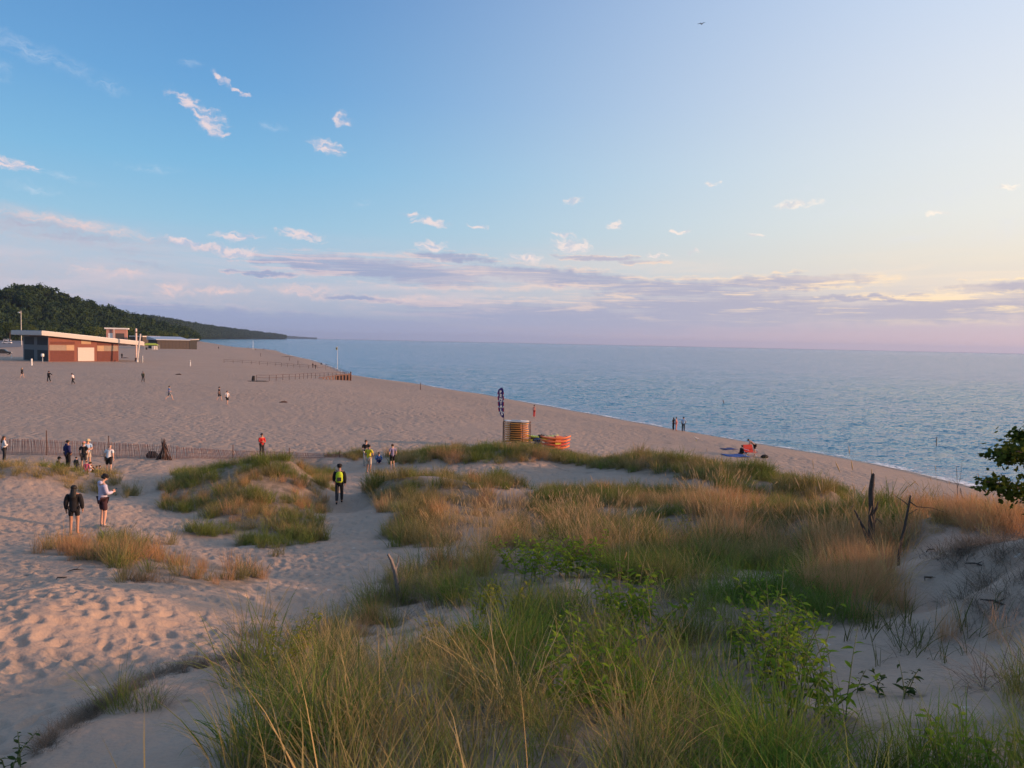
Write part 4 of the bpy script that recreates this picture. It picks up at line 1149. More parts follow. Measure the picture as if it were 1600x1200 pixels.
leafy_plant(1210, 990, 16, .75, .32, 220, .10, M_LEAF, 'green leafy shoots just behind the bright green bush')
leafy_plant(850, 905, 26, .80, .60, 298, .13, M_LEAF, 'broad green leafy patch at the top of the near dune')
leafy_plant(960, 965, 26, .78, .55, 298, .125, M_LEAF, 'green leafy strip running down the near dune centre')
leafy_plant(890, 1075, 20, .72, .42, 240, .115, M_LEAF, 'scattered light green leaves in the grass of the near dune')
leafy_plant(770, 965, 16, .60, .30, 200, .09, M_LEAFY, 'yellowish leafy clump left of the broad green patch')
leafy_plant(680, 900, 2, .42, .06, 12, .14, M_LEAF, 'large leaved green sprig above the mop of dead grass')
leafy_plant(650, 925, 3, .28, .12, 22, .07, M_LEAFD, 'dark leafy sprig at the foot of the weathered snag')
leafy_plant(30, 1205, 3, .34, .10, 44, .055, M_LEAFD, 'dark leafy sprig at the bottom left corner')
leafy_plant(1380, 1090, 6, .25, .30, 50, .08, M_LEAFD, 'dull green low leaves on the right hand sand')
leafy_plant(1530, 1200, 8, .30, .35, 80, .08, M_LEAF, 'leafy green patch at the bottom right corner')
leafy_plant(1060, 830, 8, .6, .5, 80, .10, M_LEAFY, 'yellow green leafy tuft among the middle dune grass')
leafy_plant(820, 890, 22, .80, .5, 290, .13, M_LEAF, 'thick green leafy mound left of the broad green patch')
leafy_plant(900, 900, 22, .75, .5, 290, .13, M_LEAF, 'thick green leafy mound right of the broad green patch')
leafy_plant(1000, 1000, 18, .70, .45, 240, .12, M_LEAF, 'green leafy patch below the leafy strip')
leafy_plant(1255, 1130, 18, .70, .32, 250, .10, M_LEAF, 'green leafy clump in front of the bright green bush')
leafy_plant(1195, 1050, 16, .70, .30, 220, .10, M_LEAF, 'green leafy clump left of the bright green bush')
leafy_plant(930, 1110, 14, .60, .35, 180, .11, M_LEAF, 'small leafy patch near the bottom centre')
leafy_plant(700, 1020, 12, .45, .3, 130, .08, M_LEAFY, 'sprinkle of yellow green leaves near the grey snag')
# ---------------------------------------------------------------- beach pavilion and what stands round it
M_BRICK = mat('brick_red', (0.21, 0.082, 0.06), .9, .18, 1.5); M_BRICKD = mat('brick_dark', (0.135, 0.05, 0.04), .9, .25, 2.0)
M_TANP = mat('panel_tan', (0.40, 0.27, 0.17), .85, .2, 1.0); M_GREYP = mat('panel_grey', (0.27, 0.21, 0.165), .85, .3, 2.5)
M_WHITE = mat('white_paint', (0.74, 0.72, 0.68), .6, .05); M_CREAM = mat('fascia_cream', (0.50, 0.46, 0.42), .7, .06)
M_CHAR = mat('charcoal_panel', (0.035, 0.035, 0.036), .7, .2); M_SLATE = mat('slate_wall', (0.135, 0.145, 0.15), .8, .12)
M_METALROOF = mat('metal_roof', (0.36, 0.40, 0.45), .45, .1, 1.0, 0, .2); M_DARKWOOD = mat('dark_timber', (0.075, 0.062, 0.055), .9, .3, 3.0)
M_GLASS = mat('dark_glass', (0.02, 0.025, 0.03), .15, .1, 3.0, 0, 0, .6); M_ASPH = mat('asphalt', (0.15, 0.15, 0.16), .95, .15, .4)
M_STEEL = mat('galvanised_steel', (0.36, 0.37, 0.38), .45, .12, 6, 0, .6); M_PINKPOST = mat('painted_mast', (0.66, 0.50, 0.43), .7, .08)
M_RUST = mat('rusty_iron', (0.10, 0.055, 0.04), .9, .3, 20); M_WOODPOST = mat('weathered_post', (0.20, 0.16, 0.13), .95, .3, 12)
M_RUBBER = mat('rubber', (0.018, 0.018, 0.018), .8, .2); M_SNOWF = mat('fence_lath', (0.33, 0.18, 0.14), .95, .35, 9)
M_TIMBER = mat('sunlit_timber', (0.36, 0.19, 0.12), .9, .25, 4); M_BLACK = mat('black_cloth', (0.014, 0.013, 0.014), .9, .3, 14)

def frame_dir(a, b):
    d = np.array(b[:2]) - np.array(a[:2]); return math.atan2(d[1], d[0]), float(np.linalg.norm(d))

def pavilion():
    gz0 = gz(*on_plane(76, 565, 2.5)[:2])
    P0 = on_plane(76, 565, gz0)
    ang = R(57); L1 = 20.0
    e1 = np.array([math.cos(ang), math.sin(ang), 0.0])
    for q in np.linspace(8, 40, 400):
        if project(P0 + e1 * q)[0] >= 185: L1 = q; break
    P1 = P0 + e1 * L1
    root = empty('pavilion', P0, ang, 'large brick beach pavilion with sloping white edged roof and white roller door', 'building')
    e2 = np.array([-math.sin(ang), math.cos(ang)])
    D = 14.0
    for q in np.linspace(3, 30, 200):
        if project(np.array([P0[0] + e2[0] * q, P0[1] + e2[1] * q, gz0]))[0] <= 37: D = q; break
    pxm = L1 / (185 - 76.0)
    U = lambda px: (px - 76) * pxm
    def Z(px, py):       # height on the front wall plane at a photo position
        f = (px - 76) / 109.0; rng_ = np.linalg.norm((P0 + (P1 - P0) * f)[:2]); return at_range(px, py, rng_)[2] - gz0
    zt0, zt1 = Z(76, 526), Z(185, 534.5)
    # body with a sloping top
    MB().loft([[(0, 0, -1), (L1, 0, -1), (L1, D, -1), (0, D, -1)], [(0, 0, zt0), (L1, 0, zt1), (L1, D, zt1), (0, D, zt0)]]).build('wall', M_BRICK, root)
    MB().box(-.06, -.002, 0.0, D, -1, zt0 - .05).build('side_wall', M_SLATE, root)
    def panel(nm, x0, x1, y0, y1, m, t=.06):
        a = U(x0); b = U(x1); xm = (x0 + x1) / 2
        return MB().box(a, b, -t, -.002, max(Z(xm, y1), 0.05), Z(xm, y0)).build(nm, m, root)
    panel('brick_panel', 79, 114, 548, 564.2, M_BRICKD); panel('brick_panel', 150, 184, 549, 564.2, M_BRICKD)
    panel('brick_panel', 79, 115, 534, 538, M_BRICKD); panel('brick_panel', 150, 184, 534.5, 539.5, M_BRICKD)
    panel('grey_panel', 77, 102, 539, 547.6, M_GREYP); panel('tan_panel', 102.2, 114, 539, 547.6, M_TANP)
    panel('tan_panel', 150, 161, 540, 548.4, M_TANP); panel('grey_panel', 161.2, 184, 540, 548.4, M_GREYP)
    panel('tan_panel', 125, 140, 529.5, 537.6, M_TANP); 
    dr = panel('roller_door', 119.5, 145, 543, 564.6, mat('door_white', (.52, .48, .44), .7, .08), .10)
    for k in range(5):
        zz = 0.35 + k * .68; MB().box(U(119.7), U(144.8), -.125, -.102, zz, zz + .05).build('door_slat', M_CREAM, dr)
    # dark panels on the shaded side
    for a, b in ((.06, .44), (.58, .98)):
        for c, d in ((.03, .46), (.66, .985)):
            MB().box(-.12, -.062, D * (1 - b), D * (1 - a), zt0 * c, (zt0 - .1) * d).build('dark_panel', M_CHAR, root)
    # roof slab with deep fascia, carried well past the right end
    zl, zr = Z(62, 517.2), at_range(225, 534.2, np.linalg.norm((P0 + e1 * (L1 * 1.36))[:2]))[2] - gz0
    xl, xr = U(62), U(185) + (225 - 185) * pxm * .98
    sl_ = (zr - zl) / (xr - xl)
    yf, yb = -1.6, D + 1.5
    th = 1.05
    rf = MB().loft([[(xl, yf, zl - th), (xr, yf, zr - th), (xr, yb, zr - th), (xl, yb, zl - th)], [(xl, yf, zl), (xr, yf, zr), (xr, yb, zr), (xl, yb, zl)]]).build('roof', M_CREAM, root)
    MB().loft([[(xl + .2, yf + .2, zl + .005), (xr - .2, yf + .2, zr + .005), (xr - .2, yb - .2, zr + .005), (xl + .2, yb - .2, zl + .005)],
               [(xl + .2, yf + .2, zl + .12), (xr - .2, yf + .2, zr + .12), (xr - .2, yb - .2, zr + .12), (xl + .2, yb - .2, zl + .12)]]).build('roof_sheet', M_METALROOF, rf)
    # masts: one upright, one leaning
    mst = empty('mast', on_plane(213, 564, gz0), 0, 'tall pink upright mast by the overhanging roof end', 'mast')
    d = np.linalg.norm(np.array(mst.location)[:2]); h = at_range(212.5, 513, d)[2] - gz0
    MB().tube([(0, 0, -.5), (0, 0, h * .97), (0, 0, h)], [.26, .26, .14], 8).build('pole', M_PINKPOST, mst)
    MB().tube([(0, 0, h * .86), (0, 0, h * .9)], [.31, .31], 8).build('band', M_RUST, mst)
    MB().tube([(0, 0, -.1), (0, 0, .9)], [.45, .36], 8).build('base', M_RUST, mst)
    B_ = on_plane(214, 565, gz0); T_ = at_range(219.5, 521.5, np.linalg.norm(B_[:2]))
    m2 = empty('mast', B_, 0, 'grey leaning mast crossing the upright pink one', 'mast')
    MB().tube([(0, 0, -.4), tuple((T_ - B_) * .98), tuple(T_ - B_)], [.24, .22, .12], 8).build('pole', M_CREAM, m2)
    MB().tube([(0, 0, -.1), (.05, 0, .5)], [.4, .32], 8).build('base', M_STEEL, m2)
    bl = empty('bollard', on_plane(222.5, 565, gz0), 0, 'stout bollard at the roof end beside the masts', 'bollard')
    MB().tube([(0, 0, -.3), (0, 0, 1.45)], [.16, .16], 8).build('post', M_STEEL, bl)
    MB().tube([(0, 0, 1.45), (0, 0, 1.6)], [.19, .12], 8).build('cap', M_CREAM, bl)
    # wall fountain / shower by the dark side
    q = on_plane(66.5, 565.5, gz0)
    fo = empty('outdoor_shower', q, ang, 'pale drum on a post against the dark side wall', 'shower')
    MB().tube([(0, 0, -.2), (0, 0, 1.35)], [.12, .10], 8).build('post', M_STEEL, fo)
    MB().tube([(0, 0, 1.35), (0, 0, 1.42), (0, 0, 2.0), (0, 0, 2.12)], [.25, .36, .36, .2], 10).build('drum', M_WHITE, fo)
    MB().tube([(0, -.36, 1.6), (0, -.5, 1.55)], .03, 6).build('spout', M_STEEL, fo)
    return gz0
PAV_Z = pavilion()

def marker_post(px, y0, y1, r, m, label, cap=None, cat='post', lean=0.0):
    p = hit(px, y1); rng_ = math.hypot(p[0], p[1]); h = (y1 - y0) / F_PX * rng_
    o = empty('marker_post', p, 0, label, cat)
    MB().tube([(0, 0, -.3), (lean * h, 0, h * .95), (lean * h, 0, h)], [r, r, r * .7], 7).build('shaft', m, o)
    MB().tube([(lean * h, 0, h * .8), (lean * h, 0, h * .86)], [r * 1.25, r * 1.25], 7).build('collar', cap or m, o)
    return o
marker_post(49.5, 562, 571, .16, M_WHITE, 'white post in the sand before the dark side wall')
marker_post(297.3, 564, 572, .12, M_WHITE, 'white post with dark foot on the open sand', M_RUST)
marker_post(18, 555, 560, .10, M_WHITE, 'short white post beside the parking area')
marker_post(657, 597.5, 609, .06, M_RUST, 'thin dark post near the waterline in mid beach', M_WOODPOST)
marker_post(452.3, 558.5, 563.5, .09, M_RUST, 'thin dark post near the bend of the shore', M_RUST)
marker_post(465.5, 563.5, 570, .08, M_RUST, 'thin dark post behind the railed platform', M_RUST)
marker_post(407.3, 552, 557, .09, M_RUST, 'thin dark post left of the shore point', M_RUST)

def low_building():
    z0 = gz(*on_plane(295, 545.5, 2.6)[:2])
    Pc = on_plane(295.5, 545.6, z0); Pl = on_plane(245.5, 545.2, z0)
    ang, L1 = frame_dir(Pl, Pc)
    root = empty('low_building', Pl, ang, 'long low dark timber building with pale metal roof on the beach', 'building')
    d = np.linalg.norm(Pc[:2]); ht = (545.5 - 533) / F_PX * d
    D = 12.0
    MB().box(0, L1, 0, D, -1, ht).build('wall', M_DARKWOOD, root)
    for k in range(9): MB().box(L1 * (k + .2) / 9, L1 * (k + .2) / 9 + .12, -.05, -.003, 0, ht - .2).build('batten', M_CHAR, root)
    MB().box(.5, 1.5, -.06, -.004, 0, 2.3).build('door', M_SLATE, root)
    e = .9
    MB().loft([[(-e, -e, ht), (L1 + .2, -e, ht), (L1 + .2, D, ht), (-e, D, ht)], [(-e, -e, ht + .35), (L1 + .2, -e, ht + .35), (L1 + .2, D, ht + 2.0), (-e, D, ht + 2.0)]]).build('roof', M_METALROOF, root)
    MB().box(L1 + .25, L1 + 4.6, .2, D, -1, ht + .15).build('end_bay', M_CHAR, root)
    MB().loft([[(L1 + .25, -.6, ht + .2), (L1 + 5.6, -.6, ht + .35), (L1 + 5.6, D, ht + .35), (L1 + .25, D, ht + .2)],
               [(L1 + .25, -.6, ht + .5), (L1 + 5.6, -.6, ht + 1.0), (L1 + 5.6, D, ht + 1.0), (L1 + .25, D, ht + .5)]]).build('end_roof', M_CREAM, root)
    # wing behind it
    q = on_plane(222.5, 541.5, z0); q2 = on_plane(247, 541.5, z0)
    ang2, L2 = frame_dir(q, q2); d2 = np.linalg.norm(q[:2])
    w = empty('low_wing', q, ang2, 'small dark building with a thin pale flat roof left of the long low one', 'building')
    h2 = (541.5 - 528) / F_PX * d2
    MB().box(0, L2, 0, 9, -1, h2).build('wall', M_DARKWOOD, w)
    MB().box(-1.0, L2 + .8, -1, 9.5, h2 + .004, h2 + .7).build('roof', M_CREAM, w)
    MB().box(L2 * .55, L2 * .9, -.06, -.003, .2, h2 * .55).build('window', M_GLASS, w)
low_building()
def far_house():
    d = 560.0
    p = at_range(166, 527, d); p[2] = gz(p[0], p[1]) if gz(p[0], p[1]) > 1 else 3.0
    o = empty('far_kiosk', p, R(24), 'small pink kiosk with white roof before the trees', 'building')
    top = at_range(166, 514, d)[2] - p[2]
    MB().box(0, 12, 0, 8, -1, top).build('wall', mat('pink_wall', (0.45, 0.23, 0.18), .9, .15, 1.0), o)
    MB().box(-1, 13, -1, 9, top + .004, top + .9).build('roof', M_WHITE, o)
    MB().box(1.2, 3.9, -.12, -.003, top * .35, top * .75).build('window', M_WHITE, o)
    MB().box(5.5, 10.5, -.12, -.003, top * .4, top * .75).build('window', M_DARKWOOD, o)
    MB().box(4.3, 4.9, -1.2, -.6, -1, top).build('post', M_CREAM, o)
far_house()
def canopy():
    p = hit(236, 546.2); d = math.hypot(p[0], p[1])
    o = empty('canopy_tent', p, R(20), 'lime green canopy between the pavilion and the low building', 'canopy')
    w = 18 / F_PX * d
    for sx in (-1, 1):
        for sy in (-1, 1): MB().tube([(sx * w * .42, sy * 1.8, -.2), (sx * w * .42, sy * 1.8, 2.3)], .06, 6).build('leg', M_STEEL, o)
    MB().loft([[(-w / 2, -2, 2.25), (w / 2, -2, 2.25), (w / 2, 2, 2.25), (-w / 2, 2, 2.25)], [(-w / 2, -2, 2.55), (w / 2, -2, 2.55), (w / 2, 2, 2.55), (-w / 2, 2, 2.55)],
               [(-w * .3, -.4, 3.3), (w * .3, -.4, 3.3), (w * .3, .4, 3.3), (-w * .3, .4, 3.3)]]).build('cover', mat('lime_canvas', (0.33, 0.40, 0.05), .8, .15), o)
    for px, lb in ((229, 'dark bin under the lime canopy'), ):
        q = hit(px, 546.4); b = empty('litter_bin', q, 0, lb, 'bin'); MB().tube([(0, 0, -.1), (0, 0, 1.0), (0, 0, 1.15)], [.42, .5, .3], 8).build('drum', M_CHAR, b); MB().tube([(0, 0, 1.15), (0, 0, 1.2)], [.55, .5], 8).build('lid', M_RUBBER, b)
    for px, lb in ((239.5, 'white cabinet right of the lime canopy'), (243.2, 'narrower white cabinet beside the low building')):
        q = hit(px, 546.4); b = empty('cabinet', q, R(15), lb, 'cabinet')
        MB().box(-.7, .7, -.4, .4, -.1, 1.9, None, .04).build('body', M_WHITE, b); MB().box(-.6, .6, -.43, -.403, .1, 1.8).build('door', M_CREAM, b)
canopy()
def lamp_post():
    p = on_plane(33.5, 541, 2.6); d = math.hypot(p[0], p[1]); h = at_range(33.5, 485.5, d)[2] - p[2]
    o = empty('lamp_post', p, 0, 'tall lamp post standing before the hill behind the pavilion', 'lamp post')
    MB().tube([(0, 0, -.4), (0, 0, h)], [.22, .14], 8).build('pole', M_STEEL, o)
    MB().tube([(0, 0, h * .93), (-.9, 0, h * .96)], .09, 6).build('arm', M_STEEL, o)
    MB().box(-1.5, -.6, -.35, .35, h * .935, h * .965).build('lamp_head', M_WHITE, o)
lamp_post()
def parking():
    c = [on_plane(-160, 566, 0), on_plane(33, 553, 0), on_plane(34, 529, 0), on_plane(-160, 524.5, 0)]
    V = []; n = 24; m_ = 24
    for i in range(n + 1):
        for j in range(m_ + 1):
            a = np.array(c[0]) + (np.array(c[1]) - c[0]) * j / m_; b = np.array(c[3]) + (np.array(c[2]) - c[3]) * j / m_
            q = a + (b - a) * (i / n) ** 1.6; V.append((q[0], q[1], gz(q[0], q[1]) + .10))
    i = np.arange((n + 1) * (m_ + 1)).reshape(n + 1, m_ + 1)
    q = np.stack([i[:-1, :-1], i[:-1, 1:], i[1:, 1:], i[1:, :-1]], -1).reshape(-1, 4)
    tag(link_mesh('parking_area', np_mesh('parking_area', np.array(V), q), M_ASPH), 'grey parking area behind the pavilion', None, None, 'structure')
parking()
def car(px, py, rz, color, label, suv=False):
    p = hit(px, py); p[2] += .1
    o = empty('parked_car', p, R(rz), label, 'car', 'cars in the parking area')
    pm = mat('car_paint_%s' % color[0], color[1], .3, .04, 2, 0, 0, .6)
    L_, W_, H_ = 4.6, 1.82, (1.75 if suv else 1.48)
    prof = [(-2.28, .35), (-2.3, .75), (-2.15, .95), (-1.2, 1.0), (-.75, 1.02), (1.55, 1.02), (2.2, .9), (2.3, .6), (2.25, .35)]
    MB().prism([(x, -W_ / 2, z) for x, z in prof], (0, W_, 0)).build('body', pm, o)
    cab = [(-2.05 if suv else -1.75, .98), (-1.8 if suv else -1.2, H_), (.35, H_), (1.15, .98)]
    cb = MB().prism([(x, -W_ / 2 + .10, z) for x, z in cab], (0, W_ - .2, 0)).build('cabin', pm, o)
    win = [(x * .93, .98 + (z - .98) * .9 + .03) for x, z in cab]
    for sy in (-1, 1):
        y0 = sy * (W_ / 2 - .098)
        MB().prism([(x, y0, z) for x, z in win], (0, sy * .02, 0)).build('side_window', M_GLASS, cb)
    MB().prism([(1.20, -W_ / 2 + .18, 1.06), (.45, -W_ / 2 + .18, H_ - .05), (.45, W_ / 2 - .18, H_ - .05), (1.20, W_ / 2 - .18, 1.06)], (.03, 0, .015)).build('windscreen', M_GLASS, cb)
    for sx in (-1.42, 1.42):
        for sy in (-1, 1):
            w = MB().tube([(sx, sy * (W_ / 2 - .2), .33), (sx, sy * (W_ / 2 + .01), .33)], .33, 12).build('wheel', M_RUBBER, o)
            MB().tube([(sx, sy * (W_ / 2 + .012), .33), (sx, sy * (W_ / 2 + .03), .33)], .19, 8).build('rim', M_STEEL, w)
    for sy in (-1, 1):
        MB().box(2.26, 2.33, sy * .62 - .18, sy * .62 + .18, .62, .78).build('headlight', M_WHITE, o)
car(11.5, 533.2, 15, ('white', (.6, .6, .6)), 'white car in the rear row, leftmost', True)
car(22.5, 531.8, 20, ('dark', (.03, .03, .035)), 'dark car in the rear row between two white ones', True)
car(31, 532, 20, ('silver', (.5, .5, .52)), 'silver white car in the rear row next to the pavilion')
car(11, 537.2, 12, ('white', (.6, .6, .6)), 'white car in the middle of the parking area')
car(5, 554.5, 25, ('black', (.02, .02, .022)), 'black car nearest the beach at the left edge', True)
car(4, 517.8 + 5.5, 10, ('red', (.12, .03, .025)), 'dark red vehicle at the far edge of the parking area', True)

# ---------------------------------------------------------------- trees at the foot of the hill, each one a thing
TREES = [(-30, 524, 26), (15, 523, 24), (48, 524, 19), (80, 524, 17), (112, 525, 16), (138, 525, 19), (152, 526, 21), (176, 526, 14), (196, 527, 22), (206, 526, 15), (228, 527, 14), (246, 527, 13), (258, 527, 15), (272, 527, 13), (288, 527, 11)]
ORD = ['first', 'second', 'third', 'fourth', 'fifth', 'sixth', 'seventh', 'eighth', 'ninth', 'tenth', 'eleventh', 'twelfth', 'thirteenth', 'fourteenth', 'fifteenth']
for ti, (px, py, ph) in enumerate(TREES):
    d = (560 if px < 215 else 720) + (ti * 37) % 60
    p = at_range(px, py, d); p[2] = max(gz(p[0], p[1]), 1.5)
    h = ph / F_PX * d + 3.5
    rg = np.random.default_rng(600 + ti)
    o = empty('tree', p, 0, '%s light green tree from the left along the foot of the wooded hill' % ORD[ti], 'tree', 'trees along the foot of the hill')
    MB().tube([(0, 0, -1), (.1, .1, h * .3), (.3, 0, h * .6)], [.35, .26, .12], 7).build('trunk', M_BARK, o)
    me = crown_mesh('crown', rg, 900, h * .42, h * .42, .55, 11, h * .56); me.materials.append(M_TREE)
    link_mesh('crown', me, None, o)

# ---------------------------------------------------------------- railed platform on the beach
def railed_platform():
    z0 = gz(*on_plane(470, 592, 2)[:2])
    def run(name, pts, n, label, hpx=None, rails=(1.0, .55), hh=1.15):
        # pts in photo positions of the foot line, interpolated on the ground
        P = [hit(*q) for q in pts]
        c = P[0]
        o = empty(name, c, 0, label, 'railing')
        seg = np.cumsum([0] + [np.linalg.norm(b[:2] - a[:2]) for a, b in zip(P, P[1:])])
        feet = []
        for k in range(n):
            s = seg[-1] * k / (n - 1)
            x = np.interp(s, seg, [q[0] for q in P]); y = np.interp(s, seg, [q[1] for q in P]); z = np.interp(s, seg, [q[2] for q in P])
            feet.append(np.array([x, y, z]) - c)
        for f in feet: MB().tube([f + [0, 0, -.3], f + [0, 0, hh]], .045, 6).build('post', M_RUST, o)
        for a, b in zip(feet, feet[1:]):
            for r_ in rails: MB().tube([a + [0, 0, hh * r_ - .03], b + [0, 0, hh * r_ - .03]], .028, 5).build('rail', M_RUST, o)
        return P
    run('railing', [(401, 595.2), (419, 595.5), (461, 593), (490, 591), (527, 589.2), (544.5, 588.4)], 19, 'near railing of the beach platform, long dark posts and rails')
    run('railing', [(544, 588), (534, 582.5), (522, 578), (512, 574.2)], 10, 'shore side railing of the beach platform seen end on')
    run('railing', [(509, 578), (470, 575.5), (430, 572), (395, 569.5), (350, 567)], 14, 'far railing of the beach platform running back to the left')
    # timber end wall with buttress planks at the right corner
    A = hit(505, 592.5); B_ = hit(545.5, 594.5)
    o = empty('timber_wall', A, 0, 'sunlit orange timber retaining wall under the corner of the railed platform', 'retaining wall')
    d = B_ - A; L_ = np.linalg.norm(d[:2]); ang = math.atan2(d[1], d[0]); o.rotation_euler = (0, 0, ang)
    n = 9
    for k in range(n):
        x = L_ * k / (n - 1); top = .25 + .85 * (k / (n - 1))
        MB().box(x - .16, x + .16, -.10, .10, -.6, top).build('plank', M_TIMBER, o)
    MB().loft([[(-1, -.14, .2), (L_ + .4, -.14, 1.12), (L_ + .4, .6, 1.12), (-1, .6, .2)], [(-1, -.14, .34), (L_ + .4, -.14, 1.32), (L_ + .4, .6, 1.32), (-1, .6, .34)]]).build('cap_beam', M_TIMBER, o)
    MB().box(L_ * .45, L_ + .2, .12, .2, -.4, .9).build('back_board', M_DARKWOOD, o)
    MB().tube([(L_ + .35, .2, -.5), (L_ + .35, .2, 1.7)], .16, 8).build('corner_post', M_RUST, o)
    # stump with wrack at the left end
    s = hit(395.5, 596)
    st = empty('stump', s, 0, 'dark stump with drifted wrack at the left end of the platform railing', 'stump')
    MB().tube([(0, 0, -.3), (.05, 0, .6), (.1, 0, 1.05)], [.34, .30, .22], 8).build('trunk', M_RUBBER, st)
    for k in range(6):
        a = random.uniform(-.4, .4); MB().tube([(random.uniform(-1, .4), random.uniform(-.4, .4), .05), (random.uniform(.8, 2.6), a, .12), (random.uniform(2, 3.2), a * 1.5, .06)], [.06, .09, .04], 6).build('drift_stick', M_WOODPOST, st)
railed_platform()
def flagpole(px, y0, y1, label, flag=True, r=.07):
    p = hit(px, y1); d = math.hypot(p[0], p[1]); h = (y1 - y0) / F_PX * d
    o = empty('flagpole', p, 0, label, 'flagpole')
    MB().tube([(0, 0, -.4), (0, 0, h)], [r, r * .7], 8).build('pole', M_WHITE, o)
    MB().sphere((0, 0, h), r * 1.6, 8).build('finial', M_STEEL, o)
    if flag:
        rings = []
        for k in range(6):
            x = -.05 - k * .11; rings.append([(x, .10 * math.sin(k * 1.2), h * .95 - .12 * k * .3), (x, .10 * math.sin(k * 1.2) + .01, h * .95 - .12 * k * .3), (x, .12 * math.sin(k * 1.2 + .5) + .01, h * .95 - .95), (x, .12 * math.sin(k * 1.2 + .5), h * .95 - .95)])
        f = MB().loft(rings).build('flag', mat('flag_yellow', (.5, .42, .10), .9), o)
        MB().box(-.52, -.18, -.20, -.17, h * .95 - .62, h * .95 - .28).build('flag_emblem', M_BLACK, f)
flagpole(527.2, 541.5, 577, 'white flagpole with small yellow and black flag by the waterline')
flagpole(395.3, 532.5, 546, 'distant white pole by the far waterline', False, .12)

# ---------------------------------------------------------------- snow fence
def snow_fence():
    line = [(-30, 709), (70, 711), (170, 714.5), (238, 716.5), (262, 717.5), (320, 716.5), (364, 716), (420, 716), (500, 715.5), (546, 715)]
    topy = [(-30, 684), (70, 687), (170, 691), (238, 694), (262, 694), (290, 699), (320, 700), (364, 702.5), (420, 704.5), (500, 708), (546, 709.5)]
    P = [hit(q[0], q[1], 0, 46) for q in line]
    c = P[0]; root = empty('snow_fence', c, 0, 'weathered red brown lath snow fence sagging across the beach', 'fence')
    seg = np.cumsum([0] + [np.linalg.norm(b[:2] - a[:2]) for a, b in zip(P, P[1:])]); Lf = seg[-1]
    n = 285; sh = MB().box(-.015, .015, -.005, .005, 0, 1).mesh('lath')
    prev = None; tops = []
    for k in range(n):
        s = Lf * k / (n - 1)
        x, y, z = (np.interp(s, seg, [q[i] for q in P]) for i in range(3))
        z = gz(x, y)
        px_, py_, dep = project(np.array([x, y, z]))
        hgt = (py_ - np.interp(px_, [q[0] for q in topy], [q[1] for q in topy])) / F_PX * dep
        hgt = max(.28, min(1.3, hgt)); 
        lean = .12 * math.sin(k * .09) + random.gauss(0, .03)
        if 238 < px_ < 275: lean += .30 * math.sin((px_ - 238) / 37 * math.pi * 2)
        if px_ > 275: lean -= .22
        o = link_mesh('lath', sh, M_SNOWF if k == 0 else None, root, (x - c[0], y - c[1], z - .06 - c[2]), (random.gauss(0, .03), lean, 0))
        o.scale = (1, 1, hgt + .06)
        tops.append((x - c[0], y - c[1], z - c[2], hgt, lean))
    for f in (.15, .5, .85):
        MB().tube([(t_[0] + math.sin(t_[4]) * t_[3] * f, t_[1], t_[2] + t_[3] * f) for t_ in tops[::4]], .006, 4).build('wire', M_RUST, root)
    for px, py, y0 in ((73, 711.5, 678), (170, 714.5, 684.5), (364, 716, 696), (452, 716, 700), (531, 715, 703)):
        p = hit(px, py, 0, 46); h = (py - y0) / F_PX * math.hypot(p[0], p[1])
        MB().tube([(0, 0, -.3), (0, 0, h)], [.035, .03], 6).build('post', M_RUST, root, p - c)
snow_fence()
def brush_pile():
    p = hit(258, 717.5, 0, 46)
    o = empty('brush_pile', p, 0, 'dark tepee shaped heap of brush leaning on the snow fence', 'brush pile')
    for k in range(22):
        a = random.uniform(0, 6.28); r_ = random.uniform(.25, .62)
        MB().tube([(r_ * math.cos(a), r_ * .5 * math.sin(a) - .2, -.05), (random.gauss(0, .06), -.15, random.uniform(.7, 1.25)), (random.gauss(-.08, .12), -.12, random.uniform(1.1, 1.45))], [.03, .024, .010], 5).build('stick', M_RUST if k % 3 else M_BLACK, o)
    p = hit(237.5, 715.5, 0, 46)
    b = empty('beach_bag', p, 0, 'dark bag lying against the snow fence left of the brush heap', 'bag')
    MB().loft([[(-.28, -.16, 0), (.28, -.16, 0), (.28, .16, 0), (-.28, .16, 0)], [(-.34, -.2, .22), (.34, -.2, .22), (.34, .2, .22), (-.34, .2, .22)], [(-.16, -.1, .46), (.22, -.1, .42), (.22, .1, .42), (-.16, .1, .46)]]).build('body', M_BLACK, b, None, True)
    MB().tube([(-.15, 0, .42), (-.1, 0, .6), (.12, 0, .6), (.18, 0, .4)], .018, 5).build('handle', M_BLACK, b)
brush_pile()

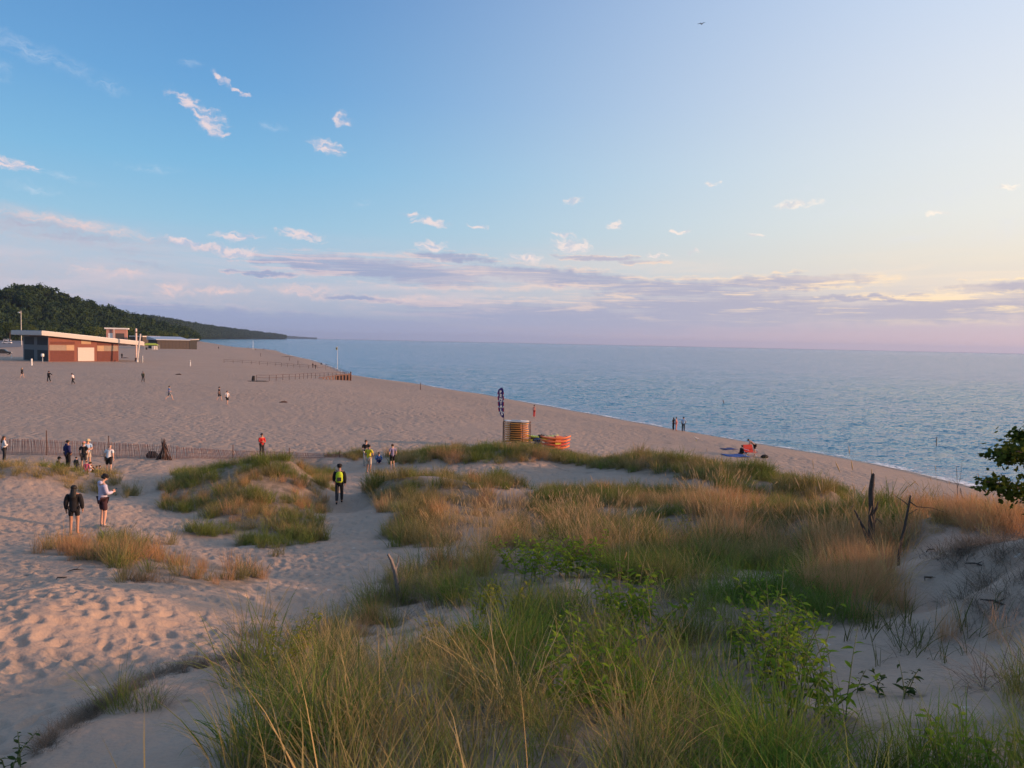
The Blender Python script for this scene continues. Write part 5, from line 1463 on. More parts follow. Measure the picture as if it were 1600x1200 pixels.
# ---------------------------------------------------------------- kayak hire
M_KOR = mat('kayak_orange', (0.72, 0.17, 0.05), .4, .25, 1.6, 0, 0, .5); M_KYEL = mat('kayak_yellow', (0.62, 0.50, 0.03), .4, .15, 1.6, 0, 0, .5)
M_KLIME = mat('kayak_lime', (0.50, 0.56, 0.05), .4, .12, 1.6, 0, 0, .5); M_KRED = mat('kayak_red', (0.55, 0.07, 0.035), .4, .3, 1.2, 0, 0, .5)
M_BORD = mat('board_orange', (0.85, 0.34, 0.07), .5, .25, 1.5, 0, 0, .4); M_NAVY = mat('navy_vest', (0.02, 0.035, 0.085), .8, .3, 8)
def hull(L_, W_, H_, rock=.18, n=17, flat=.55, blunt=2.6):
    """boat shaped loft along x: pointed upswept ends, rounded bottom"""
    rings = []
    for i in range(n):
        f = -1 + 2 * i / (n - 1); b = max(.03, (1 - abs(f) ** blunt)) ; z = rock * abs(f) ** 2.6
        w = W_ / 2 * b; h = H_ * (.45 + .55 * b)
        ring = []
        for k in range(12):
            a = 2 * math.pi * k / 12; y = math.cos(a) * w; zz = math.sin(a)
            zz = zz * h * (.5 if zz > 0 else .5) * (flat if zz > 0 else 1.0)
            ring.append((f * L_ / 2, y, z + zz + h * .5))
        rings.append(ring)
    return rings
def kayak_hire():
    R0 = hit(807, 697.5, 0, 58); d = math.hypot(R0[0], R0[1]); k = d / F_PX
    away = math.atan2(R0[0], R0[1])
    # rack of boards on a trailer
    root = empty('board_trailer', R0, -away + R(-8), 'tall steel rack trailer for the stacked orange boards', 'trailer')
    wx = 20.5 * k
    for sx in (-1, 1):
        for sy in (-.45, .45):
            MB().tube([(sx * wx, sy, .05), (sx * wx, sy, 39 * k)], .03, 6).build('upright', M_RUST, root)
        for q in range(10): MB().tube([(sx * wx, -.55, .35 + q * .185), (sx * wx, .55, .35 + q * .185)], .02, 5).build('arm', M_RUST, root)
        MB().tube([(sx * wx, -.5, 39 * k), (sx * wx, .5, 39 * k)], .03, 6).build('top_bar', M_RUST, root)
    MB().tube([(wx * .5, -.45, .05), (wx * .5, -.45, 38 * k)], .02, 6).build('strap', M_BLACK, root)
    MB().tube([(-wx * .45, -.52, .05), (-wx * .45, -.52, 38 * k)], .02, 6).build('strap', M_BLACK, root)
    for sy in (-.42, .42): MB().tube([(-wx, sy, .3), (wx, sy, .3)], .035, 6).build('frame_rail', M_RUST, root)
    for sy in (-.62, .62):
        w = MB().tube([(-.1, sy - .08, .27), (-.1, sy + .08, .27)], .27, 14).build('wheel', M_RUBBER, root)
        MB().tube([(-.1, sy - .085, .27), (-.1, sy + .085, .27)], .13, 10).build('hub', M_STEEL, w)
    MB().tube([(wx, 0, 37 * k), (wx + 1.0, .4, 38.5 * k), (wx + 1.5, .5, 39 * k)], .015, 5).build('paddle_shaft', M_CREAM, root)
    names = ['lowest', 'second lowest', 'third from the bottom', 'fourth from the bottom', 'fifth from the bottom', 'fifth from the top', 'fourth from the top', 'third from the top', 'topmost orange']
    rot = Matrix.Rotation(-away + R(-8), 3, 'Z')
    for q in range(9):
        p = Vector(R0) + rot @ Vector((random.gauss(0, .03), 0, .37 + q * .185))
        o = empty('paddle_board', p, -away + R(-8) + random.gauss(0, .015), '%s board in the trailer stack by the banner' % names[q], 'board', 'boards stacked on the trailer')
        MB().loft(hull(2.02, .95, .135, .05, 17, .7, 6)).build('deck', M_BORD, o, None, True)
        MB().box(-.55, .35, -.28, .28, .122, .136).build('foot_pad', M_RUST, o)
    p = Vector(R0) + rot @ Vector((-.05, 0, .39 + 9 * .185))
    o = empty('paddle_board', p, -away + R(-8), 'white board lying on top of the trailer stack', 'board', 'boards stacked on the trailer')
    MB().loft(hull(2.1, .8, .12, .06, 17, .7, 5)).build('deck', M_WHITE, o, None, True); MB().box(-.4, .4, -.25, .25, .112, .125).build('foot_pad', M_STEEL, o)
    # orange kayaks, stacked four high
    K0 = hit(866, 703, 0, 56); away2 = math.atan2(K0[0], K0[1])
    for q, lb in enumerate(['lowest', 'second from the bottom', 'third from the bottom', 'topmost']):
        p = Vector(K0) + Vector((.03 * q, 0, .02 + q * .27))
        o = empty('kayak', p, -away2 + R(14) + random.gauss(0, .02), '%s of the four orange kayaks stacked on the sand' % lb, 'kayak', 'orange kayaks in a stack')
        MB().loft(hull(2.55, .78, .34, .24)).build('hull', M_KOR if q != 1 else M_KRED, o, None, True)
        MB().loft([[(-.05, -.36, .20), (.42, -.36, .20), (.42, .36, .20), (-.05, .36, .20)], [(-.05, -.3, .325), (.42, -.3, .325), (.42, .3, .325), (-.05, .3, .325)]]).build('seat_panel', M_KYEL if q in (1,) else M_KOR, o, None)
        for f in (-.7, .85): MB().tube([(f, -.37, .25), (f, -.37, .31), (f, .37, .31), (f, .37, .25)], .012, 5).build('deck_cord', M_BLACK, o)
    # yellow ones behind
    Y0 = hit(838, 697, 0, 58); rotY = -math.atan2(Y0[0], Y0[1])
    for q, (m, lb, dx) in enumerate([(M_KYEL, 'olive yellow kayak under the lime one behind the vests', -.3), (M_KLIME, 'lime yellow kayak with its pointed bow above the orange stack', .45)]):
        o = empty('kayak', Vector(Y0) + Vector((dx, 1.0, .25 + q * .27)), rotY + R(4), lb, 'kayak', 'yellow kayaks behind the orange stack')
        MB().loft(hull(2.9, .75, .30, .26)).build('hull', m, o, None, True)
        MB().box(-.3, .25, -.26, .26, .26, .30).build('seat_panel', M_BLACK, o)
        for f in (-.8, .8): MB().tube([(f, -.33, .25), (f, -.33, .30), (f, .33, .30), (f, .33, .25)], .012, 5).build('deck_cord', M_BLACK, o)
    tr = empty('kayak_trestle', Vector(Y0) + Vector((0, 1.0, 0)), rotY, 'low steel trestle under the yellow kayaks', 'trestle')
    for sx in (-.8, .8):
        for sy in (-.3, .3): MB().tube([(sx, sy, -.1), (sx, sy * .6, .27)], .03, 6).build('leg', M_RUST, tr)
        MB().tube([(sx, -.35, .26), (sx, .35, .26)], .03, 6).build('crossbar', M_RUST, tr)
    V0 = hit(840, 700.5, 0, 57)
    v = empty('life_vest_pile', V0, rotY, 'heap of navy life vests hung between the boards and orange kayaks', 'life vests')
    for q in range(7):
        a, b, c = random.uniform(-.3, .3), random.uniform(-.2, .2), .12 + q * .105
        MB().sphere((a * .6, b, c), .30, 10, (1.1, .9, .42)).build('vest', M_NAVY, v, None, True)
    MB().tube([(-.33, -.3, .75), (.3, -.3, .78)], .015, 5).build('buckle_strap', M_STEEL, v)
    h = empty('dry_bag', Vector(V0) + Vector((.32, .3, .86)), 0, 'small black bag on top of the navy vests', 'bag')
    MB().loft([[(.2 * math.cos(a), .13 * math.sin(a), -.02) for a in np.linspace(0, 6.28, 9)[:-1]], [(.22 * math.cos(a), .15 * math.sin(a), .1) for a in np.linspace(0, 6.28, 9)[:-1]], [(.12 * math.cos(a), .08 * math.sin(a), .2) for a in np.linspace(0, 6.28, 9)[:-1]]]).build('body', M_BLACK, h, None, True)
    MB().tube([(-.1, 0, .18), (0, 0, .27), (.1, 0, .18)], .015, 5).build('handle', M_BLACK, h)
    # feather banner
    B0 = hit(786.3, 699, 0, 57); db = math.hypot(B0[0], B0[1]); kb = db / F_PX
    bn = empty('feather_banner', B0, -math.atan2(B0[0], B0[1]), 'tall purple feather banner with white vertical RENTALS lettering by the board trailer', 'banner')
    H_ = (699 - 604.5) * kb
    MB().tube([(0, 0, -.3), (0, 0, H_ * .45), (-.03, 0, H_ * .8), (-.10, 0, H_ * .97), (-.22, 0, H_)], [.03, .025, .018, .012, .008], 7).build('pole', M_BLACK, bn)
    z0, z1 = (699 - 652) * kb, H_
    prof = [(z0, -.02, -.14), (z0 + .25, .0, -.32), (z0 + .6, 0, -.46), (z0 + 1.2, -.01, -.52), (z1 - .5, -.03, -.56), (z1 - .2, -.09, -.50), (z1 - .03, -.2, -.28)]
    rings = [[(a, -.012, z), (a, .012, z), (b, .04, z), (b, .016, z)] for z, a, b in prof]
    fl = MB().loft(rings).build('sail', mat('banner_purple', (.045, .02, .14), .8, .1, 3), bn)
    for sx, i in ((0, 1), (1, 2)):   # red and white edge strips
        n = 11
        for q in range(n):
            za = z0 + .35 + (z1 - z0 - .75) * q / n; zb = z0 + .35 + (z1 - z0 - .75) * (q + 1) / n - .03
            xa = np.interp((za + zb) / 2, [p_[0] for p_ in prof], [p_[i] for p_ in prof])
            off = -.075 if i == 1 else .0
            MB().box(xa + off, xa + off + .07, -.026 if i == 1 else -.004, -.020 if i == 1 else .010, za, zb).build('edge_stripe', mat('banner_red', (.45, .04, .07), .8) if q % 3 else M_WHITE, fl)
    zs = np.linspace(z1 - .40, z0 + .30, 7)
    for ch, zc in zip('RENTALS', zs):
        cu = bpy.data.curves.new('letter', 'FONT'); cu.body = ch; cu.size = .33; cu.align_x = 'CENTER'; cu.align_y = 'CENTER'; cu.extrude = .004; cu.offset = .012
        tmp = bpy.data.objects.new('letter', cu); lm = bpy.data.meshes.new_from_object(tmp); bpy.data.objects.remove(tmp)
        xc = np.interp(zc, [p_[0] for p_ in prof], [(p_[1] + p_[2]) / 2 for p_ in prof])
        lm.materials.clear()
        lo = link_mesh('letter', lm, M_WHITE, fl, (xc, -.032, zc), (R(90), 0, R(4)))
    MB().tube([(0, 0, -.05), (0, 0, .35)], [.09, .05], 8).build('ground_spike', M_STEEL, bn)
kayak_hire()

# ---------------------------------------------------------------- things by and in the water
marker_post(1463, 684.5, 697, .05, M_WOODPOST, 'lone mooring post standing in the water at right', M_STEEL)
marker_post(1132.5, 625, 631, .07, M_RUST, 'dark slanted stake in the open water', M_RUST, 'stake', -.5)
def towel(px, py, w, l, m, rz, label):
    p = hit(px, py); o = empty('beach_towel', p, R(rz), label, 'towel')
    rings = []
    for i in range(7):
        x = -l / 2 + l * i / 6; rings.append([(x, -w / 2, .03 + .03 * math.sin(i * 1.9)), (x, w / 2, .03 + .03 * math.cos(i * 1.3)), (x, w / 2, .055 + .03 * math.cos(i * 1.3)), (x, -w / 2, .055 + .03 * math.sin(i * 1.9))])
    MB().loft(rings).build('cloth', m, o, None, True)
    MB().tube([(-l / 2 + .03, -w / 2, .07), (-l / 2 + .03, w / 2, .07)], .02, 5).build('hem', m, o)
    return o
M_BLUET = mat('towel_blue', (.045, .11, .33), .9, .3, 5)
towel(1150, 712.5, 1.5, 2.0, M_BLUET, 10, 'blue blanket under the seated group by the red chair')
towel(1139, 702, .9, 1.4, mat('towel_navy', (.03, .05, .15), .9, .3, 5), 25, 'crumpled navy towel behind the seated group')
def camp_chair():
    p = hit(1173, 714); o = empty('folding_chair', p, R(20), 'red folding beach chair beside the bending man', 'chair')
    m = mat('chair_red', (.42, .035, .025), .85, .15, 6)
    MB().loft([[(-.45, -.3, .42), (.45, -.3, .42), (.45, .28, .36), (-.45, .28, .36)], [(-.45, -.3, .46), (.45, -.3, .46), (.45, .28, .40), (-.45, .28, .40)]]).build('seat', m, o)
    MB().loft([[(-.45, .26, .40), (.45, .26, .40), (.45, .30, .40), (-.45, .30, .40)], [(-.45, .48, .98), (.45, .48, .98), (.45, .52, .98), (-.45, .52, .98)]]).build('backrest', m, o)
    for sx in (-.45, .45):
        MB().tube([(sx, -.32, -.03), (sx, .3, .42)], .018, 6).build('leg', M_WHITE, o); MB().tube([(sx, .42, -.03), (sx, -.28, .44)], .018, 6).build('leg', M_WHITE, o)
        MB().tube([(sx, -.3, .62), (sx, .34, .64)], .022, 6).build('armrest', M_WHITE, o)
camp_chair()
def small_bag():
    p = hit(1194.5, 715.5); o = empty('beach_bag', p, R(30), 'small dark bag on the sand right of the red chair', 'bag')
    MB().loft([[(-.26, -.14, -.01), (.26, -.14, -.01), (.26, .14, -.01), (-.26, .14, -.01)], [(-.3, -.17, .14), (.3, -.17, .14), (.3, .17, .14), (-.3, .17, .14)], [(-.15, -.08, .27), (.2, -.08, .25), (.2, .08, .25), (-.15, .08, .27)]]).build('body', M_BLACK, o, None, True)
    MB().tube([(-.12, 0, .25), (0, 0, .36), (.14, 0, .24)], .015, 5).build('handle', M_BLACK, o)
small_bag()
def gull():
    p = hit(1088, 689.5); o = empty('gull', p, R(200), 'pale gull standing on the sand behind the couple by the water', 'gull')
    M = mat('gull_white', (.6, .57, .54), .8, .2, 10)
    b = bmesh.new()
    rings = []
    for x, r_, z in ((-.24, .012, .27), (-.16, .045, .27), (-.02, .085, .27), (.10, .08, .30), (.17, .045, .38), (.21, .042, .43), (.25, .03, .44), (.275, .008, .43)):
        rings.append([(x, r_ * math.cos(a), z + r_ * math.sin(a)) for a in np.linspace(0, 6.283, 11)[:-1]])
    MB().loft(rings).build('body', M, o, None, True)
    MB().tube([(.26, 0, .432), (.33, 0, .42)], [.014, .004], 6).build('beak', M_KYEL, o)
    for s in (-1, 1):
        MB().loft([[(-.30, s * .03, .27), (-.1, s * .09, .25), (.10, s * .088, .31), (-.05, s * .06, .36)], [(-.30, s * .035, .272), (-.1, s * .105, .252), (.10, s * .10, .312), (-.05, s * .07, .362)]]).build('wing', mat('gull_grey', (.33, .34, .36), .8), o)
        MB().tube([(0, s * .035, -.01), (.01, s * .035, .1), (-.01, s * .035, .2)], .008, 5).build('leg', M_KYEL, o)
gull()
def flying_bird():
    p = at_range(1096, 37.5, 60); o = empty('flying_bird', p, R(60), 'small dark bird flying high in the blue sky', 'bird')
    M = mat('bird_dark', (.03, .028, .028), .9)
    MB().loft([[(x, r_ * math.cos(a), r_ * math.sin(a)) for a in np.linspace(0, 6.283, 9)[:-1]] for x, r_ in ((-.15, .006), (-.05, .03), (.04, .034), (.10, .022), (.15, .005))]).build('body', M, o, None, True)
    for s in (-1, 1):
        MB().loft([[(-.05, s * .02, 0), (.06, s * .02, 0), (.06, s * .02, .008), (-.05, s * .02, .008)], [(-.04, s * .14, .06), (.05, s * .14, .06), (.05, s * .14, .067), (-.04, s * .14, .067)], [(-.07, s * .3, .03), (-.04, s * .3, .03), (-.04, s * .3, .034), (-.07, s * .3, .034)]]).build('wing', M, o)
    MB().prism([(-.13, -.02, 0), (-.24, -.045, 0), (-.24, .045, 0), (-.13, .02, 0)], (0, 0, .006)).build('tail', M, o)
flying_bird()
# drift sticks on the beach
for q, (px, py, l, rz, lb) in enumerate([(443, 629, 1.0, 20, 'dark driftwood scrap in the middle of the beach below the platform'), (279, 585.5, 1.2, 5, 'small driftwood scrap left of the strolling trio'),
                                         (448, 557.5, 7.0, -8, 'dark log at the shore point'), (195, 559.5, 2.4, 0, 'dark low heap beside the pavilion wall end')]):
    p = hit(px, py); o = empty('driftwood', p, R(rz), lb, 'driftwood')
    MB().tube([(-l / 2, 0, .03), (-l * .1, .05, .10), (l * .3, 0, .09), (l / 2, -.04, .04)], [.05, .10, .09, .03], 7).build('stem', M_RUST, o, None, True)
    MB().tube([(0, 0, .1), (l * .15, .12, .28)], [.04, .015], 6).build('broken_branch', M_RUST, o)

# ---------------------------------------------------------------- dead wood on the dunes
M_DEADW = mat('dead_wood', (0.075, 0.058, 0.048), .95, .5, 18, .015); M_GREYW = mat('grey_wood', (0.19, 0.16, 0.14), .95, .4, 16, .012)
def rough_tube(pts, rads, n=9, seed=0, amp=.22):
    rg = np.random.default_rng(seed); pts = [Vector(p) for p in pts]
    # resample for bark relief
    P, Q = [], []
    for i in range(len(pts) - 1):
        for f in np.linspace(0, 1, 6)[:-1 if i < len(pts) - 2 else 6]:
            P.append(pts[i].lerp(pts[i + 1], f)); Q.append(rads[i] + (rads[i + 1] - rads[i]) * f)
    prof = rg.uniform(1 - amp, 1 + amp, n); rings = []
    for i, (p, r_) in enumerate(zip(P, Q)):
        d = (P[min(i + 1, len(P) - 1)] - P[max(i - 1, 0)]).normalized(); a = d.cross(Vector((.2, 1, .1))).normalized(); b = d.cross(a)
        prof = np.clip(prof + rg.normal(0, amp * .25, n), .6, 1.45)
        top = i == len(P) - 1
        rings.append([p + (a * math.cos(6.283 * k / n) + b * math.sin(6.283 * k / n)) * r_ * prof[k] + (d * rg.uniform(-.06, .08) if top and r_ > .02 else Vector()) for k in range(n)])
    m = MB(); m.loft(rings); return m
def at_height(base, px, py):
    q = at_range(px, py, math.hypot(base[0], base[1])); return Vector(q - base)
def dead_tree(base_px, trunk, branches, label, r0, m=M_DEADW, name='dead_tree', cat='dead tree'):
    b = hit(*base_px); o = empty(name, b, 0, label, cat)
    T = [Vector((0, 0, -.15))] + [at_height(b, *q) for q in trunk]
    n = len(T); rough_tube(T, [r0 * (1 - .55 * i / (n - 1)) for i in range(n)], 9, sum(map(ord, label)) % 1000).build('trunk', m, o)
    for j, (pp, rr) in enumerate(branches):
        Bp = [at_height(b, *q) + Vector((0, (.1 if k else 0) * (-1) ** j, 0)) for k, q in enumerate(pp)]
        rough_tube(Bp, [rr * (1 - .7 * i / (len(Bp) - 1)) for i in range(len(Bp))], 6, j + 5).build('branch', m, o)
dead_tree((1361, 880), [(1361, 850), (1362, 800), (1361, 765), (1364, 744)], [([(1360, 852), (1354, 828), (1339, 799)], .055), ([(1362, 806), (1366, 792), (1368, 782)], .03), ([(1361, 830), (1374, 812), (1384, 822)], .02)],
          'blackened dead trunk with broken top standing on the right hand dune', .056)
dead_tree((1404, 884), [(1405, 860), (1414, 820), (1420, 790), (1422.5, 774)], [([(1414, 822), (1424, 806), (1440, 797)], .012), ([(1420, 790), (1408, 782), (1393, 772)], .010), ([(1422, 784), (1438, 794), (1462, 796), (1480, 802)], .012)],
          'thin leaning dead sapling right of the blackened trunk', .020)
dead_tree((1496, 800), [(1496, 770), (1495, 740), (1494, 728)], [([(1496, 762), (1502, 748), (1505, 722), (1511, 713)], .014), ([(1496, 758), (1488, 750), (1479, 748)], .010), ([(1496, 775), (1483, 762), (1478, 744)], .009), ([(1500, 750), (1506, 742)], .006),
          ([(1496, 782), (1476, 770), (1470, 755)], .008)], 'twiggy dead sapling against the water at the right', .020)
dead_tree((1507, 797), [(1506, 785), (1502, 772), (1501, 763)], [([(1505, 782), (1509, 778), (1508, 790)], .02)], 'bent brown stump beside the twiggy dead sapling', .042, M_DEADW, 'dead_stump', 'stump')
dead_tree((624, 940), [(622, 920), (617, 892), (611, 875), (606, 866)], [([(617, 893), (620, 882), (621.5, 870)], .022), ([(621, 915), (627, 905), (629, 900)], .012)], 'weathered grey snag at the edge of the sandy path', .042, M_GREYW, 'dead_snag', 'snag')
def timber_stack():
    p = hit(1533, 793); o = empty('timber_crib', p, R(-33), 'small stack of reddish timber behind the orange grass', 'timber stack'); k = math.hypot(p[0], p[1]) / F_PX
    for q in range(4): MB().box(-7.5 * k, 7.5 * k, -.16, .12, q * .085, q * .085 + .07).build('plank', M_TIMBER, o)
    for sx, h in ((-8, .46), (-2, .48), (5.5, .44)): MB().box(sx * k - .05, sx * k + .06, .13, .24, -.1, h).build('stake', M_TIMBER, o)
timber_stack()
# scattered twigs and roots on the right hand slope
for q, (px, py, lb) in enumerate([(1455, 862, 'short dark stick lying on the right hand sand'), (1505, 862, 'curved stick below the grey mop of dead grass'), (1525, 885, 'forked twig on the right hand slope'), (1450, 905, 'tiny dark twig in the sandy hollow'), (118, 893, 'dark lump of root on the left sand crest'), (95, 905, 'small stick on the left sand crest'), (1555, 945, 'tangled grey root on the right hand slope')]):
    p = hit(px, py); o = empty('stick', p, random.uniform(0, 6.28), lb, 'stick')
    l = random.uniform(.10, .22)
    MB().tube([(-l, 0, .01), (-l * .2, .04, .03), (l * .4, -.02, .04), (l, .03, .02)], [.008, .014, .012, .005], 6).build('stem', M_DEADW, o, None, True)
    MB().tube([(0, 0, .03), (l * .3, .12, .07)], [.008, .003], 5).build('side_twig', M_DEADW, o)

# ---------------------------------------------------------------- the leafy tree at the right edge
def right_tree():
    rg = np.random.default_rng(42)
    base = np.array([11.6, 12.2, 0]); base[2] = gz(base[0], base[1])
    o = empty('maple_tree', base, 0, 'dark leafy tree reaching in from the right edge', 'tree')
    rng_ = math.hypot(base[0], base[1])
    bough = lambda px, py, r_: Vector(at_range(px, py, r_) - base)
    rough_tube([(0, 0, -.3), (.1, 0, 1.2), (-.1, .1, 2.6), (.05, 0, 4.4)], [.17, .14, .11, .05], 10, 1).build('trunk', M_BARK, o)
    ends = []
    B1 = [Vector((0, 0, 1.9)), bough(1640, 712, 14.6), bough(1602, 705, 14.0), bough(1562, 708, 13.6)]
    B2 = [Vector((0, 0, 1.0)), bough(1650, 775, 15.0), bough(1600, 766, 14.2), bough(1540, 752, 13.6)]
    B3 = [Vector((0, 0, 2.4)), bough(1650, 690, 15.4), bough(1612, 682, 15.0), bough(1588, 678, 14.8)]
    B4 = [Vector((0, 0, 1.6)), Vector((.9, -.8, 2.4)), Vector((1.7, -1.5, 3.0))]; B5 = [Vector((0, 0, 2.0)), Vector((.8, 1.0, 3.2)), Vector((1.5, 1.8, 3.8))]
    B6 = [Vector((0, 0, 2.6)), Vector((-.2, -.6, 3.7)), Vector((-.1, -1.0, 4.6))]
    for k, B_ in enumerate((B1, B2, B3, B4, B5, B6)):
        n = len(B_); rough_tube(B_, [.055 * (1 - .8 * i / (n - 1)) for i in range(n)], 6, k).build('limb', M_BARK, o)
    # leaves: pointed, folded, hanging from short twigs along each bough
    V = []; T = []; tint = []
    def leaf(p, L_, dirv):
        d = Vector(dirv).normalized(); s = d.cross(Vector((0, 0, 1)));
        s = s.normalized() if s.length > .01 else Vector((1, 0, 0)); u = s.cross(d)
        a = rg.uniform(-.9, .9); s2 = s * math.cos(a) + u * math.sin(a); i = len(V)
        pts = [(0, 0), (.16, .42), (.36, .30), (.52, .52), (.68, .22), (1, 0), (.68, -.22), (.52, -.52), (.36, -.30), (.16, -.42)]
        for f, w in pts: V.append(tuple(p + d * (L_ * f) + s2 * (L_ * w * .72) + Vector((0, 0, -abs(w) * L_ * .25))))
        V.append(tuple(p + d * L_ * .45)); c = len(V) - 1
        for k in range(10): T.append((i + k, i + (k + 1) % 10, c))
        tint.extend([rg.uniform(0, 1)] * 11)
    def spray(B_, i0, n, spread, drop=.5):
        for _ in range(n):
            f = rg.uniform(0, 1) ** .8; q = i0 + f * (len(B_) - 1 - i0); i = min(int(q), len(B_) - 2)
            p = B_[i].lerp(B_[i + 1], q - i)
            w = spread * (1.05 - .55 * f)
            p = p + Vector(rg.normal(0, 1, 3) * np.array([w, w, w * .62]))
            leaf(p, rg.uniform(.075, .125), (rg.normal(-.3, .6), rg.normal(0, .6), rg.normal(-drop, .35)))
    spray(B1, 0.9, 560, .21); spray(B2, 0.9, 460, .19); spray(B3, 0.9, 320, .19); spray(B4, .4, 260, .30); spray(B5, .4, 260, .30); spray(B6, .3, 260, .30)
    me = np_mesh('foliage', np.array(V), None, np.array(T)); me.attributes.new('tint', 'FLOAT', 'POINT').data.foreach_set('value', np.array(tint, np.float32))
    f = link_mesh('foliage', me, leaf_material('maple_leaves', (.035, .055, .012), (.10, .13, .025), .45), o)
    f['kind'] = 'stuff'
right_tree()
# ---------------------------------------------------------------- people
SKIN = mat('skin_tan', (0.42, 0.22, 0.145), .6, .08, 12); SKIN2 = mat('skin_fair', (0.55, 0.32, 0.235), .6, .08, 12)
HAIRS = {'black': mat('hair_black', (.012, .010, .009), .6, .2, 30), 'brown': mat('hair_brown', (.06, .032, .018), .6, .2, 30), 'blond': mat('hair_blond', (.28, .18, .08), .6, .2, 30), 'grey': mat('hair_grey', (.25, .23, .21), .6, .2, 30)}
CL = {}
def cloth(name, c): 
    if name not in CL: CL[name] = mat('cloth_' + name, c, .9, .22, 9, .008)
    return CL[name]
BLK = cloth('black', (.013, .012, .014)); CHC = cloth('charcoal', (.035, .033, .035)); NVY = cloth('navy', (.022, .022, .085)); WHT = cloth('white', (.62, .60, .60)); LAV = cloth('lavender', (.42, .40, .52))
MAR = cloth('maroon', (.05, .022, .03)); RED = cloth('red', (.48, .03, .025)); YEL = cloth('yellow', (.58, .48, .03)); BLU = cloth('blue', (.05, .13, .32)); PUR = cloth('mauve', (.22, .19, .30)); PNK = cloth('pink', (.42, .06, .14))
LBL = cloth('pale_blue', (.28, .42, .60)); KHK = cloth('khaki', (.42, .36, .30)); LIM = cloth('lime', (.42, .55, .03)); GRY = cloth('grey', (.20, .20, .21)); SAL = cloth('salmon', (.60, .24, .20)); STRW = cloth('straw', (.55, .42, .24)); OLV = cloth('olive', (.09, .09, .05))

def skin_obj(name, chains, material, parent, sub=1):
    """chains: list of (points {key: (co, radius)}, edges); grows one continuous surface along the edges"""
    bm = bmesh.new(); lay = bm.verts.layers.skin.verify()
    for pts, edges in chains:
        vv = {}
        for i, (k_, (co, r_)) in enumerate(pts.items()):
            v = bm.verts.new(co); vv[k_] = v
            v[lay].radius = r_ if hasattr(r_, '__len__') else (r_, r_); v[lay].use_root = (i == 0)
        for a, b in edges: bm.edges.new((vv[a], vv[b]))
    me = bpy.data.meshes.new(name); bm.to_mesh(me); bm.free(); me.materials.append(material)
    o = link_mesh(name, me, None, parent)
    s = o.modifiers.new('skin', 'SKIN'); s.use_smooth_shade = True; s.branch_smoothing = .6
    m = o.modifiers.new('sub', 'SUBSURF'); m.levels = sub; m.render_levels = sub
    return o
J0 = {'pelvis': (0, 0, .96), 'spine': (0, .01, 1.14), 'chest': (0, 0, 1.33), 'neck0': (0, -.01, 1.48), 'neck': (0, .005, 1.545), 'jaw': (0, .03, 1.60), 'head': (0, .02, 1.665), 'crown': (0, .01, 1.725),
      'sh_r': (.185, -.01, 1.42), 'el_r': (.245, -.03, 1.14), 'wr_r': (.255, .06, .90), 'ha_r': (.255, .09, .82), 'sh_l': (-.185, -.01, 1.42), 'el_l': (-.245, -.03, 1.14), 'wr_l': (-.255, .06, .90), 'ha_l': (-.255, .09, .82),
      'hip_r': (.095, 0, .92), 'kn_r': (.105, .03, .50), 'an_r': (.105, -.02, .085), 'to_r': (.12, .14, .035), 'hip_l': (-.095, 0, .92), 'kn_l': (-.105, .03, .50), 'an_l': (-.105, -.02, .085), 'to_l': (-.12, .14, .035)}
RAD = {'pelvis': .135, 'spine': .12, 'chest': .14, 'neck0': .075, 'neck': .055, 'jaw': .068, 'head': .092, 'crown': .066, 'sh': .062, 'el': .043, 'wr': .030, 'ha': .036, 'hip': .088, 'kn': .058, 'an': .042, 'to': .038}
BODY_E = [('pelvis', 'spine'), ('spine', 'chest'), ('chest', 'neck0'), ('neck0', 'neck'), ('neck', 'jaw'), ('jaw', 'head'), ('head', 'crown')] + \
         [e for s in 'rl' for e in (('neck0', 'sh_' + s), ('sh_' + s, 'el_' + s), ('el_' + s, 'wr_' + s), ('wr_' + s, 'ha_' + s), ('pelvis', 'hip_' + s), ('hip_' + s, 'kn_' + s), ('kn_' + s, 'an_' + s), ('an_' + s, 'to_' + s))]
UPPER = ['spine', 'chest', 'neck0', 'neck', 'jaw', 'head', 'crown', 'sh_r', 'el_r', 'wr_r', 'ha_r', 'sh_l', 'el_l', 'wr_l', 'ha_l']
